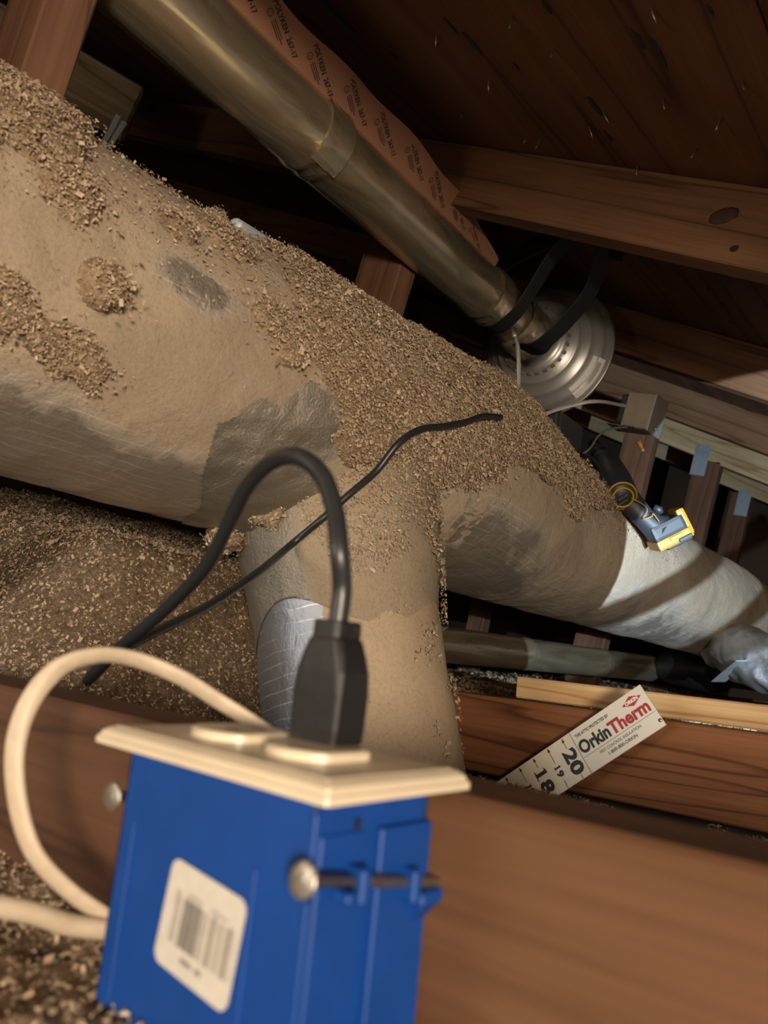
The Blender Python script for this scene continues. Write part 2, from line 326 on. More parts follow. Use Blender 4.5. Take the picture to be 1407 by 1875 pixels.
def flakes(name, P, Nn, size, parent, lift=.002, tilt=.9, lo=0, hi=1):
    n = len(P); t = rng.normal(size=(n, 3)); nn = Nn + rng.normal(size=(n, 3)) * tilt * .5; nn /= np.linalg.norm(nn, axis=1)[:, None]
    t -= nn * (t * nn).sum(1)[:, None]; t /= np.linalg.norm(t, axis=1)[:, None]; b = np.cross(nn, t)
    s = size * np.exp(rng.normal(size=n) * .42); a = s * rng.uniform(.25, .7, n)
    c = P + Nn * (rng.random(n) * lift)[:, None]
    bend = (rng.normal(size=n) * .25 * s)[:, None] * nn
    V = np.stack([c - t * s[:, None] - b * a[:, None] * .8 + bend, c + t * s[:, None] * .8 - b * a[:, None] + bend, c + t * s[:, None] + b * a[:, None] * .7 - bend * .5, c - t * s[:, None] * .9 + b * a[:, None] - bend * .2], 1).reshape(-1, 3)
    q = np.arange(n)[:, None] * 4; F = np.concatenate([q + np.array([[0, 1, 2]]), q + np.array([[0, 2, 3]])], 1).reshape(-1, 3)
    tint = np.clip(rng.beta(4, 3.6, n) * .98, lo, hi); tint[rng.random(n) < .0005] = 1.0
    o = mesh(name, V, F, M_flake, parent, attrs={'tint': np.repeat(tint, 4)})
    o['kind'] = 'stuff'; return o
# ------------------------------------------------------------------ the attic shell
DX0, DX1, DY0, DY1 = -3.4, 1.15, -1.6, 4.2
def deckz(x): return .576 - .5 * x
ceil = mesh('ceiling', [(x, y, deckz(x) + dz + .0125) for dz in (0, .02) for x in (DX0, DX1) for y in (DY0, DY1)],
            [[0, 1, 3, 2], [4, 6, 7, 5], [0, 4, 5, 1], [2, 3, 7, 6], [0, 2, 6, 4], [1, 5, 7, 3]], M_deck); tag(ceil, 'dark brown plywood roof deck', kind='structure')
dn = nrm([.5, 0, 1]); sl = nrm([1, 0, -.5])
ys = [DY0, -.59, 1.85, DY1]; xl = (DX1 - DX0) / sl[0]
for i in range(4):
    for j in range(3):
        s0, s1 = i * 1.22, min((i + 1) * 1.22, xl); y0, y1 = ys[j], ys[j + 1]
        if s0 > xl: continue
        m = frame((0, 0, 0), sl, (0, 1, 0)); o0 = np.array([DX1, 0, deckz(DX1)]) 
        o0 = o0 - sl * s1
        mm = frame(o0 + np.array([0, (y0 + y1) / 2, 0]) + sl * (s1 - s0) / 2, sl, (0, 1, 0))
        box('plywood_sheet', (-(s1 - s0) / 2 + .0012, -(y1 - y0) / 2 + .0012, 0), ((s1 - s0) / 2 - .0012, (y1 - y0) / 2 - .0012, .012), M_deck, ceil, world=mm)
floor = box('floor', (DX0, DY0, -.152), (DX1, DY1, -.14), M_drywall); tag(floor, kind='structure')
hL = deckz(DX0)
M_wall = plain('dark_gable', (.10, .055, .03), .9)
# gable wall on the left
wl = box('wall_left', (DX0 - .02, DY0, -.14), (DX0, DY1, hL + .05), M_wall); tag(wl, kind='structure')
for nm, y in (('wall_back', DY1), ('wall_front', DY0)):
    t = .02 if y > 0 else -.02
    o = mesh(nm, [(x, yy, z) for yy in (y, y + t) for x, z in ((DX0, -.14), (DX1, -.14), (DX1, deckz(DX1) + .02), (DX0, hL + .02))],
             [[0, 1, 2, 3], [7, 6, 5, 4], [0, 4, 5, 1], [1, 5, 6, 2], [2, 6, 7, 3], [3, 7, 4, 0]], M_wall); tag(o, kind='structure')
# knots and splits in the deck sheathing
kn = [(1170,70,26,8),(1205,95,30,9),(1092,195,28,8),(1116,250,16,6),(866,78,28,8),(1002,12,16,6),(618,24,44,14),(700,320,14,5),(735,232,26,8),(946,120,10,4),(1302,18,12,5),(828,48,20,5),(722,100,9,4),(1174,470,8,5),(1298,530,7,4),(1340,590,8,5),(1322,555,6,4)]
def on_deck(u, v): return UP(u, v, (0, 0, .576), np.array([.5, 0, 1.]))
for u, v, a, b in kn:
    p = on_deck(u, v); d = np.linalg.norm(p - CP) / FPX
    bm = bmesh.new(); bmesh.ops.create_icosphere(bm, subdivisions=2, radius=1)
    for vv in bm.verts:
        s = 1 + .35 * random.uniform(-1, 1); vv.co = Vector((vv.co.x * b * d * s * .75, vv.co.y * a * d * s, vv.co.z * .0012))
    bmobj('knot', bm, M_knot, ceil, frame(p - dn * .0003, sl, (0, 1, 0)))
nl = [(895,145),(1014,88),(966,245),(1080,232),(1322,215),(1168,305),(1278,272),(990,255),(1105,205),(1192,12),(843,205),(800,60),(1360,150),(1215,180),(940,30)]
for u, v in nl:
    p = on_deck(u, v); dr = nrm(np.array([random.uniform(-.5, .5), random.uniform(-.5, .5), -1]))
    tube('nail_point', [p, p + dr * .010, p + dr * .015], [.0012, .0011, .0002], M_nail, ceil, 6)
# ------------------------------------------------------------------ roof trusses
def board(name, p0, p1, wdir, width, thick, mat, parent, bev=.002):
    """board from p0 to p1 (centre line), width along wdir"""
    p0, p1 = np.array(p0, float), np.array(p1, float); c = (p0 + p1) / 2; L = np.linalg.norm(p1 - p0)
    return box(name, (-L / 2, -width / 2, -thick / 2), (L / 2, width / 2, thick / 2), mat, parent, bev=bev, world=frame(c, p1 - p0, wdir), seg=1)
def nail_plate(p, dirx, diry, parent, wx=.075, wy=.03):
    """toothed steel connector plate lying on a truss face"""
    m = frame(p, dirx, diry); bm = bmesh.new(); boxbm(bm, (-wx / 2, -wy / 2, 0), (wx / 2, wy / 2, .0012))
    for i in range(6):
        for j in range(2):
            x = -wx / 2 + (i + .5) * wx / 6; y = -wy / 2 + (j + .5) * wy / 2; boxbm(bm, (x - .004, y - .0025, .001), (x + .004, y + .0025, .0022))
    return bmobj('nail_plate', bm, M_galvplate, parent, m)
TY = [.041, .651, 1.261, 1.869, 2.479, 3.089]
tl = ['nearest roof truss, its bottom joist carrying the blue outlet box', 'second roof truss, its bottom joist behind the tilted depth gauge', 'third roof truss, its top chord passing behind the round fan',
      'fourth roof truss with brown web right behind the metal switch box', 'fifth roof truss, top chord coloured pale yellow as if lit with grey nail plate', 'farthest roof truss with small grey nail plate at right edge']
TR = []
perp = nrm([.5, 0, 1])
for i, y in enumerate(TY):
    t = thing('roof_truss', (-.4, y, 0), tl[i], 'truss', 'roof trusses'); TR.append(t)
    x0, x1 = DX0 + .05, 1.0
    mt = [M_joist, M_chord, M_chord, M_flashlit, M_flashlit, M_flashlit][i]
    mt = [M_joist, M_chord, M_chord, M_chord, M_flashlit, M_flashlit][i]
    off = perp * .0455
    board('top_chord', np.array([x0, y, deckz(x0)]) - off, np.array([x1, y, deckz(x1)]) - off, perp, .089, .038, mt, t)
    board('bottom_chord', (x0, y, -.0445), (1.05, y, -.0445), (0, 0, 1), .089, .038, [M_joist, M_joist2, M_joist, M_joist, M_joist, M_joist][i], t)
# webs, leaning a little, their tops under the top chord
def web(i, u, v, lean=.22, zb=.0, width=.089, mat=None):
    y = TY[i] - .019; p = U(u, v, 1, y); x, z = p[0], p[2]
    # solve top: under-chord line z = .474-.5x
    k = (.474 - .5 * x - z) / (1 + .5 * lean); top = np.array([x + lean * k, TY[i], z + k]); bot = np.array([x - lean * (z - zb), TY[i], zb])
    return board('web', top, bot, (1, 0, 0), width, .038, mat or M_web, TR[i])
web(0, 20, 80, lean=.32)
web(1, 685, 520, lean=.24)
web(2, 560, 690, lean=.2)
web(3, 1158, 850, lean=.2)
web(4, 1278, 920, lean=.2)
web(5, 1345, 960, lean=.2, width=.08)
web(3, 876, 1112, lean=.15, width=.06)
for i, u, v, a in ((4, 1283, 843, .03), (5, 1361, 921, .035)):
    p = U(u, v, 1, TY[i] - .0195)
    nail_plate(p, (-.2, 0, -1), (0, 0, 0) + np.array([1, 0, 0]), TR[i], .105, .05)
    for o in (): pass
# the plates face the camera side (-Y)
# knots on the near chord faces
def face_knot(i, u, v, rx, rz, col=M_knot):
    y = TY[i] - .0192; p = U(u, v, 1, y); bm = bmesh.new(); bmesh.ops.create_icosphere(bm, subdivisions=2, radius=1)
    for vv in bm.verts: vv.co = Vector((vv.co.x * rx, vv.co.y * .0008, vv.co.z * rz))
    bmobj('knot', bm, col, TR[i], Matrix.Translation(Vector(p)), smooth=True)
M_knotring = plain('brown_knot', (.055, .024, .010), .7, bump=.3)
face_knot(1, 1326, 395, .017, .0095, M_knotring); face_knot(1, 1326, 395, .008, .0045)
face_knot(1, 1345, 455, .005, .004)
M_paleknot = plain('pale_knot', (.30, .17, .08), .7)
# lateral brace along the trusses at the upper left
br = thing('wood_block', (-1.4, .3, 1.1), 'pale wooden brace block with nails, at upper left under the roof', 'block')
bA, bB = D(246, 212, 1.45), D(70, 110, 1.38); ax = nrm(bB - bA); bB = bA + ax * .45
board('block', bA, bB, nrm([0, -.25, 1]), .088, .07, wood('block_wood', (.26, .19, .10), (.46, .36, .22), (.55, .45, .29), off=8), br, bev=.006)
for k in range(6):
    p = D(92 + 11 * k, 98 + 9 * k + 5 * (k % 3), 1.345 + .01 * k); 
    tube('nail', [p, p + nrm([.35, -.6, .3]) * .022], .0012, M_nail, br, 6)
# bent galvanized bracket sticking up behind the big duct
bk = thing('metal_bracket', D(205, 240, 1.3), 'bluish galvanized metal bracket poking up behind the big duct', 'bracket')
M_bracket = plain('bright_zinc', (.72, .80, .84), .45, .1)
for du in (0, 12):
    P = [D(183 + du, 272 + du * .4, 1.3), D(203 + du, 240 + du * .4, 1.3), D(217 + du, 211 + du, 1.3)]
    ribbon('prong', P, CR[0], .0095, M_bracket, bk, .0015)
sp2 = thing('slit_pipe', D(500, 462, 1.45), 'pipe added to stand in for the bright slit on the duct skyline', 'pipe')  # pipe added in place of a bright daylight slit
q0, q1 = D(430, 413, 1.16), D(620, 526, 1.65); Lq = np.linalg.norm(q1 - q0)
lathe('slit_pipe_run', q0, q1 - q0, [(0, 0), (0, .010), (.004, .012), (Lq - .004, .012), (Lq, .010), (Lq, 0)], M_bracket, sp2, 24)
# ------------------------------------------------------------------ scrap board lying behind the second joist
sb = thing('scrap_board', (-.1, .70, .0), 'scrap board coloured pale as if flashlit, resting along the joist behind the gauge', 'board')
a, b = U(944, 1262, 1, .69), U(1407, 1311, 1, .69); dirb = nrm([b[0] - a[0], 0, 0]); 
board('plank', np.array([a[0], .715, .013]), np.array([.75, .715, .013]), (0, 0, 1), .026, .05, M_flashlit, sb)  # paler wood colour stands in for flashlight falling on this board
# ------------------------------------------------------------------ insulation on the attic floor
def ins_h(x, y):
    p = np.stack([x, y, x * 0], -1)
    h = -.045 + .0 * x
    h = np.where(y < .03, -.083 + .012 * sst(-.02, -.4, y), h)
    mound = sst(-.37, -.53, x) * sst(.05, .24, y) * (1 - sst(.54, .66, y))
    h = np.where(y >= .03, h + (.175 + .07 * sst(-.6, -.9, x)) * mound, h)
    h = np.where((y >= .03) & (y < .64), h - .055 * sst(-.52, -.30, x), h)
    h = h + np.where(y > .66, .012 + .03 * sst(-.2, -1.0, x), 0) + np.where(y > .66, .025 * (fbm(p, 3.0, 2) - .5), 0)
    h = h + np.where(y < .03, .015, .03) * (fbm(p + 5, 9, 4) - .5) + .014 * (fbm(p, 55, 4) - .5)
    return h
def grid_field(x0, x1, y0, y1, st):
    xs = np.arange(x0, x1, st); ys_ = np.arange(y0, y1, st); X, Y = np.meshgrid(xs, ys_, indexing='ij'); return X, Y
def terrain(name, x0, x1, y0, y1, st, mat):
    X, Y = grid_field(x0, x1, y0, y1, st); Z = ins_h(X, Y); n, m = X.shape
    V = np.stack([X, Y, Z], -1).reshape(-1, 3); i = np.arange(n * m).reshape(n, m)
    F = np.stack([i[:-1, :-1], i[1:, :-1], i[1:, 1:], i[:-1, 1:]], -1).reshape(-1, 4)
    return mesh(name, V, F, mat, None, smooth=True)
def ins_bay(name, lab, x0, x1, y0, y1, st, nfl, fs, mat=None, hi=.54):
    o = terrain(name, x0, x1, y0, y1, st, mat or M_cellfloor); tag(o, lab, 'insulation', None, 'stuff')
    if nfl:
        x = rng.uniform(max(x0, -1.2), x1, nfl); y = rng.uniform(y0, y1, nfl); h = ins_h(x, y); e = .004
        nn = np.stack([-(ins_h(x + e, y) - h) / e, -(ins_h(x, y + e) - h) / e, np.ones(nfl)], -1); nn /= np.linalg.norm(nn, axis=1)[:, None]
        flakes('fiber_flakes', np.stack([x, y, h + .0005], -1), nn, fs, o, .004, lo=.12, hi=hi)
    return o
ins_bay('cellulose_insulation', 'loose tan cellulose in front of the nearest joist, lower left', -.75, .35, -.55, .0215, .005, 130000, .0008, M_cell, .8)
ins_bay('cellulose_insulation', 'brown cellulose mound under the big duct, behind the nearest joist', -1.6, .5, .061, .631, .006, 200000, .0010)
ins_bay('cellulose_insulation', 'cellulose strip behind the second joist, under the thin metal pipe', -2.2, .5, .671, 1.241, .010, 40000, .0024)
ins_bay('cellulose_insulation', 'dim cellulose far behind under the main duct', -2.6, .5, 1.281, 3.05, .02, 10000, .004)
# ------------------------------------------------------------------ the insulated duct
def trunk(y):
    y = np.asarray(y, float); t = sst(.62, .92, y)
    cl = np.stack([-.46 + .066 * (y - .3), y, .300 - .037 * (y - .3)], -1)
    cr_ = np.stack([-.430 + .031 * (y - .7), y, .255 - .026 * (y - .7) - .04 * sst(1.6, 2.6, y)], -1)
    c = cl * (1 - t)[..., None] + cr_ * t[..., None]; r = .150 * (1 - t) + .121 * t
    return c, r
DUCT = thing('insulated_duct', (-.45, .45, 0), 'large dust covered foil insulated air duct crossing the attic', 'duct')
def trunk_pt(y, th, dr=0):
    c, r = trunk(y); R_ = r + dr
    return c + np.stack([np.cos(th) * R_, 0 * R_, np.sin(th) * R_], -1)
def trunk_mesh(name, y0, y1, ny, nth, mat, dustf, disp, drf=0, th0=-math.pi, th1=math.pi, lim=None):
    yy = np.linspace(y0, y1, ny); th = np.linspace(th0, th1, nth); Y, T = np.meshgrid(yy, th, indexing='ij')
    P = trunk_pt(Y, T); nrmv = np.stack([np.cos(T), 0 * T, np.sin(T)], -1)
    P = P + nrmv * (disp(P, Y, T) + drf)[..., None]
    i = np.arange(ny * nth).reshape(ny, nth); F = np.stack([i[:-1, :-1], i[:-1, 1:], i[1:, 1:], i[1:, :-1]], -1)
    _, r = trunk(Y)
    if lim is not None: F = F[lim(Y, T)[:-1, :-1]]
    return mesh(name, P.reshape(-1, 3), F.reshape(-1, 4), mat, DUCT, smooth=True, uv=np.stack([Y, T * r], -1).reshape(-1, 2), attrs={'dust': dustf(P, Y, T).ravel()})
def d_disp(P, Y, T): return .010 * (fbm(P, 10, 3) - .5) + .004 * (fbm(P + 3, 45, 2) - .5)
def dust_left(P, Y, T): 
    base = .10 + .82 * sst(-1.15, -.50, T + .45 * (fbm(P, 9, 3) - .5))
    def patch(y0, t0, ry, rt): return np.exp(-(((Y - y0) / ry) ** 2 + ((T - t0) / rt) ** 2))
    return base - .8 * patch(.155, .11, .05, .15) - .4 * patch(.215, -.32, .012, .2) - .25 * patch(.09, -.5, .03, .15)
def dust_right(P, Y, T): return .44 - .28 * np.exp(-((Y - .62) / .14) ** 2) * sst(-.1, -.6, T) + .34 * sst(-1.2, .2, T) + .25 * (fbm(P, 6, 2) - .5)
trunk_mesh('duct_jacket', -.62, .60, 170, 150, M_jacket, dust_left, d_disp)
trunk_mesh('duct_jacket', .56, 3.9, 260, 110, M_jacket, dust_right, d_disp)
# grey foil tape collar round the wye
def tape_lim(Y, T): return (Y > .204 + .076 * np.clip(-T - .59, -.4, 1.2) + .004 * np.sin(T * 9)) & (T < -.55 + (Y - .204) * 4.6 + .05 * np.sin(Y * 140)) & (Y < .345 + .05 * sst(-.6, -1.3, T))
trunk_mesh('foil_tape_collar', .17, .41, 130, 320, M_tape, lambda P, Y, T: .06 + .5 * sst(.315, .36, Y + .08 * (fbm(P, 14, 2) - .5)) * sst(-1.2, -.7, T), lambda P, Y, T: d_disp(P, Y, T) + .0018 + .004 * (fbm(P * np.array([1, 1, 2.5]), 16, 3) - .5), lim=tape_lim)
# branch going down
B0, B1 = np.array([-.44, .447, .28]), np.array([-.323, .458, -.145])
def branch():
    n, k = 120, 130; s = np.linspace(0, 1, n); th = np.linspace(-math.pi, math.pi, k); Sg, T = np.meshgrid(s, th, indexing='ij')
    ax = nrm(B1 - B0); e1 = nrm(np.array([1, 0, 0]) - ax * ax[0]); e2 = np.cross(ax, e1)
    r = .1015 + .014 * sst(.52, .2, Sg) + .004 * sst(.6, 1, Sg)
    nn = np.cos(T)[..., None] * e1 + np.sin(T)[..., None] * e2
    P = B0 + (B1 - B0) * Sg[..., None] + nn * r[..., None]; P = P + nn * (.006 * (fbm(P, 12, 3) - .5))[..., None]
    # dusty on the side toward +X (right), bare foil toward -Y / camera-left
    side = nn @ nrm([.93, .1, 0]); side = side + .22 * (fbm(P, 16, 3) - .5)
    dust = .02 + 1.0 * sst(.28, .46, side) + .9 * sst(.36, .28, Sg + .25 * (fbm(P + 9, 15, 3) - .5)) * sst(-.35, .15, side)
    i = np.arange(n * k).reshape(n, k); F = np.stack([i[:-1, :-1], i[1:, :-1], i[1:, 1:], i[:-1, 1:]], -1).reshape(-1, 4)
    o = mesh('duct_branch', P.reshape(-1, 3), F, M_branch, DUCT, smooth=True, uv=np.stack([Sg * .39 + .012 * np.sin(T), T * r], -1).reshape(-1, 2), attrs={'dust': dust.ravel()})
    # fluff and chips stuck to the dusty side, thickest at the fork
    nf = 34000; q = rng.random(nf); sg = np.where(q < .55, .12 + .33 * rng.random(nf) ** 1.3, .3 + .7 * rng.random(nf)); tt = rng.uniform(-math.pi, math.pi, nf)
    n2 = np.cos(tt)[:, None] * e1 + np.sin(tt)[:, None] * e2; rr_ = .1015 + .014 * sst(.52, .2, sg * .385 / .428) + .004
    p2 = B0 + (B1 - B0) * sg[:, None] + n2 * (rr_ + .0015)[:, None]; sd = n2 @ nrm([.93, .1, 0]) + .3 * (fbm(p2, 16, 3) - .5) + .25 * sst(.4, .2, sg)
    keep = (sd > .42) & (fbm(p2 + 3, 22, 3) + .35 * sst(.42, .15, sg) + .10 * rng.random(nf) > .60)
    flakes('fiber_flakes', p2[keep], n2[keep], .0010, o, .003, lo=.25)
    return ax, e1, e2
bax, be1, be2 = branch()
# tape collar at the top of the branch
def branch_collar():
    n, k = 30, 110; s = np.linspace(.15, .56, n); th = np.linspace(-math.pi, math.pi, k); Sg, T = np.meshgrid(s, th, indexing='ij')
    nn = np.cos(T)[..., None] * be1 + np.sin(T)[..., None] * be2
    end = .56 - .06 * np.sin(T + .8) + .05 * np.sin(3 * T)
    P = B0 + (B1 - B0) * np.minimum(Sg, end)[..., None] * 1.0 + nn * (.1015 + .014 * sst(.52, .2, np.minimum(Sg, end)) + .0026 * sst(1.0, .8, Sg / end))[..., None]; P = P + nn * (.005 * (fbm(P, 20, 3) - .35))[..., None]
    dust = .1 + .9 * sst(.1, .4, nn @ nrm([.93, .1, 0]) + .3 * (fbm(P, 16, 3) - .5))
    i = np.arange(n * k).reshape(n, k); F = np.stack([i[:-1, :-1], i[1:, :-1], i[1:, 1:], i[:-1, 1:]], -1).reshape(-1, 4)
    mesh('foil_tape_collar', P.reshape(-1, 3), F, M_tape, DUCT, smooth=True, attrs={'dust': dust.ravel()})
branch_collar()
# ------------------------------------------------------------------ cellulose lying on the duct
def heap_h(Y, T, P):
    """thickness of fluff over the duct jacket"""
    n1 = fbm(P + 2, 11, 4)
    h = 0 * T
    for y0, t0, ry, rt, a in ((.02, .85, .055, .55, .014), (.05, .30, .035, .2, .009), (.015, -.42, .03, .16, .008), (.062, -.50, .028, .12, .007), (.139, .42, .028, .16, .012), (.080, -.12, .022, .13, .013), (.20, .55, .04, .2, .008), (.24, .12, .03, .12, .006), (.255, -.02, .02, .1, .008), (-.10, .8, .10, .7, .014), (-.05, -.2, .03, .15, .007)):
        g = np.exp(-(((Y - y0) / ry) ** 2 + ((T - t0) / rt) ** 2)); h = np.maximum(h, a * sst(.38, .85, g + 1.3 * (n1 - .5) + .5 * (fbm(P + 8, 40, 2) - .5)))
    tl_ = np.interp(Y, [.25, .30, .36, .50, .60, .70, .92, 1.1], [.55, -.25, -.48, -.50, -.30, -.02, .30, .8])
    top = sst(.25, .33, Y + .10 * (n1 - .5)) * sst(1.16, 1.0, Y + .12 * (n1 - .5)) * sst(-.12, .16, T - tl_ + 1.0 * (n1 - .5))
    h = np.maximum(h, .010 * top)
    # high heap above the reducer, under the fan
    c, r = trunk(Y); bump = np.exp(-((Y - .80) / .13) ** 2) * np.exp(-((T - 1.35) / .75) ** 2)
    h = h + .024 * bump * sst(.2, .7, T) * (Y > .5)
    bump2 = np.exp(-((Y - 1.02) / .08) ** 2) * np.exp(-((T - 1.2) / .5) ** 2); h = h + .004 * bump2
    return h
yy = np.linspace(-.42, 1.25, 420); th = np.linspace(-.75, 2.9, 280); Y, T = np.meshgrid(yy, th, indexing='ij')
P0 = trunk_pt(Y, T); nv = np.stack([np.cos(T), 0 * T, np.sin(T)], -1); H = heap_h(Y, T, P0)
Hd = H + np.where(H > .002, .009 * (fbm(P0, 70, 3) - .45) + .010 * (fbm(P0 + 4, 28, 3) - .5), 0)
mask = H > .0022
Pv = P0 + nv * (d_disp(P0, Y, T) + Hd - .001)[..., None]
i = np.arange(Y.size).reshape(Y.shape); Fq = np.stack([i[:-1, :-1], i[:-1, 1:], i[1:, 1:], i[1:, :-1]], -1)
mk = mask[:-1, :-1] | mask[1:, :-1] | mask[1:, 1:] | mask[:-1, 1:]
Fq = Fq[mk].reshape(-1, 4); used, inv = np.unique(Fq, return_inverse=True)
heap = mesh('cellulose_fluff', Pv.reshape(-1, 3)[used], inv.reshape(-1, 4), M_cell, None, smooth=True)
tag(heap, 'clumps of tan cellulose fluff heaped on top of the big duct', 'insulation', None, 'stuff')
# flakes: dense on the clumps, sparse on the dusty jacket
prob = (mask * 1.0 + .12 * sst(-.1, .5, T)).ravel() * np.broadcast_to(np.ones_like(T), T.shape).ravel(); prob /= prob.sum()
idx = rng.choice(Y.size, 230000, p=prob); jit = rng.normal(size=(len(idx), 2)) * np.array([.003, .012]) * np.where(rng.random(len(idx)) < .25, 5.0, 1.0)[:, None]
yj = Y.ravel()[idx] + jit[:, 0]; tj = T.ravel()[idx] + jit[:, 1]; pj = trunk_pt(yj, tj); nj = np.stack([np.cos(tj), 0 * tj, np.sin(tj)], -1)
hj = np.maximum(0, Hd.ravel()[idx]) + d_disp(pj, yj, tj)
flakes('fiber_flakes', pj + nj * (hj + .0003)[:, None], nj, .00098, heap, .0045, lo=.25)
# a ragged clump hanging at the crotch of the wye
def clump(u, v, d, r, n, name, lab, par=None, sq=(1, 1, 1)):
    c = D(u, v, d); bm = bmesh.new(); bmesh.ops.create_icosphere(bm, subdivisions=4, radius=1)
    V = np.array([vv.co[:] for vv in bm.verts]); k = 1 + .9 * (fbm(V + u, 2.2, 4) - .5) + .35 * (fbm(V + v, 7, 2) - .5)
    for vv, kk in zip(bm.verts, k): vv.co = vv.co * kk * r; vv.co.x *= sq[0]; vv.co.y *= sq[1]; vv.co.z *= sq[2]
    Vn = V * k[:, None] * r * np.array(sq) + c
    o = bmobj(name, bm, M_cell, par, Matrix.Translation(Vector(c)), smooth=True)
    j = rng.integers(0, len(V), n); flakes('fiber_flakes', Vn[j] + rng.normal(size=(n, 3)) * .002, V[j], .0013, o, .004, lo=.15)
    return o
for (u, v, d, r, lab) in ((415, 985, .83, .018, 'small ragged tan cellulose clump hanging under the duct near the cord'), (495, 945, .805, .020, 'brown cellulose tuft stuck on the tape where the duct forks'), (880, 712, 1.12, .020, 'pointed cellulose tuft on the duct crest below the fan'), (1040, 858, 1.22, .026, 'tan cellulose lump beside the coiled black cable'), (395, 400, .93, .010, 'tiny cellulose tuft on the duct skyline beside the bright slit')):
    tag(clump(u, v, d, r, 900, 'cellulose_clump', lab, sq=(1.2, 1, .7)), lab, 'insulation', None, 'stuff')
# ------------------------------------------------------------------ thin galvanized pipe low in the background
lp = thing('metal_pipe', D(1000, 1200, 2.0), 'thin gold tinted metal pipe lying behind the second joist', 'pipe')
pa, pb = D(780, 1176, 1.42), D(1190, 1224, 2.15); dl = nrm(pb - pa)
for k in range(3):
    q0 = pa + (pb - pa) * [0, .34, .70][k]; q1 = pa + (pb - pa) * [.34, .70, 1][k]; L = np.linalg.norm(q1 - q0)
    lathe('pipe_section', q0, dl, [(0, .0345), (.006, .0352), (.012, .034), (L - .012, .034), (L - .008, .0355), (L, .0345)], M_galv, lp, 32)
# silver duct elbow at the lower right edge
se = thing('foil_elbow', D(1400, 1215, 1.75), 'crinkled bright silver foil duct elbow at the right edge', 'duct')
n, k = 60, 60
path = spline([D(1335, 1185, 1.75), D(1375, 1203, 1.6), D(1440, 1222, 1.5), D(1560, 1240, 1.4)], 20)
Tn = np.gradient(path, axis=0); Tn /= np.linalg.norm(Tn, axis=1)[:, None]; V = []
for a_, t_ in zip(path, Tn):
    e1 = nrm(np.array([0, 0, 1]) - t_ * t_[2]); e2 = np.cross(t_, e1)
    for q in range(k): an = 2 * math.pi * q / k; V.append(a_ + (e1 * math.cos(an) + e2 * math.sin(an)) * .058)
V = np.array(V); V = V + .030 * (np.stack([fbm(V, 18, 3), fbm(V + 7, 18, 3), fbm(V + 11, 18, 3)], -1) - .5); n = len(path)
F = [[a_ * k + q, a_ * k + (q + 1) % k, (a_ + 1) * k + (q + 1) % k, (a_ + 1) * k + q] for a_ in range(n - 1) for q in range(k)]
mesh('foil_sleeve', V, F, M_silver, se, smooth=True, attrs={'dust': np.zeros(len(V))})
P = spline([D(1316, 1248, 1.64), D(1340, 1228, 1.58), D(1362, 1210, 1.52)], 6); ribbon('foil_strap', P, CR[0], .03, M_galvplate, se, .0015)
bb = thing('black_shape', D(1260, 1222, 2.1), 'black rounded shape under the far duct', 'boot')  # plain black drum shape low under the far duct
lathe('black_shape_body', D(1225, 1215, 2.12), nrm(D(1330, 1232, 1.95) - D(1225, 1215, 2.12)), [(0, .0), (0, .05), (.02, .055), (.17, .055), (.18, .05), (.18, 0)], M_black, bb, 24)
# ------------------------------------------------------------------ big galvanized exhaust pipe
PD = nrm([-.0935, .9954, .0196])
PA = np.array([-.463, .5, .645])
def pipe_at(y): return PA + PD * ((y - .5) / PD[1])
PR = .045
EP = thing('exhaust_pipe', pipe_at(.3), 'shiny gold tinted galvanized exhaust pipe under the roof', 'pipe')
cuts = [-.75, -.12, .378, .840, 1.02]
for a, b in zip(cuts[:-1], cuts[1:]):
    p = pipe_at(a); L = (b - a) / PD[1]; r = PR
    if L > .1:
        prof = [(0, r), (.004, r + .0012), (.010, r + .0012), (.014, r - .0006)] + [(s, r - .0004) for s in np.linspace(.02, L - .03, 12)] + [(L - .022, r + .0018), (L - .016, r + .0018), (L - .012, r - .0004), (L, r + .001)]
    else: prof = [(0, r), (L * .3, r - .001), (L * .7, r), (L, r)]
    lathe('pipe_section', p, PD, prof, M_galv, EP, 56)
# creased foil tape patches at the joints
for yj in (.372, .835):
    p = pipe_at(yj); c1 = nrm(np.array([.75, -.35, -.2]) - PD * np.dot([.75, -.35, -.2], PD)); c2 = np.cross(PD, c1); V = []
    nn_, kk_ = 10, 26
    for s in np.linspace(-.02, .024, nn_):
        for an in np.linspace(-1.5, .9, kk_):
            V.append(p + PD * s + (c1 * math.cos(an) + c2 * math.sin(an)) * (PR + .0026 + .0016 * random.random()))
    F = [[i_ * kk_ + j_, i_ * kk_ + j_ + 1, (i_ + 1) * kk_ + j_ + 1, (i_ + 1) * kk_ + j_] for i_ in range(nn_ - 1) for j_ in range(kk_ - 1)]
    mesh('joint_tape', V, F, M_galv, EP, smooth=True)
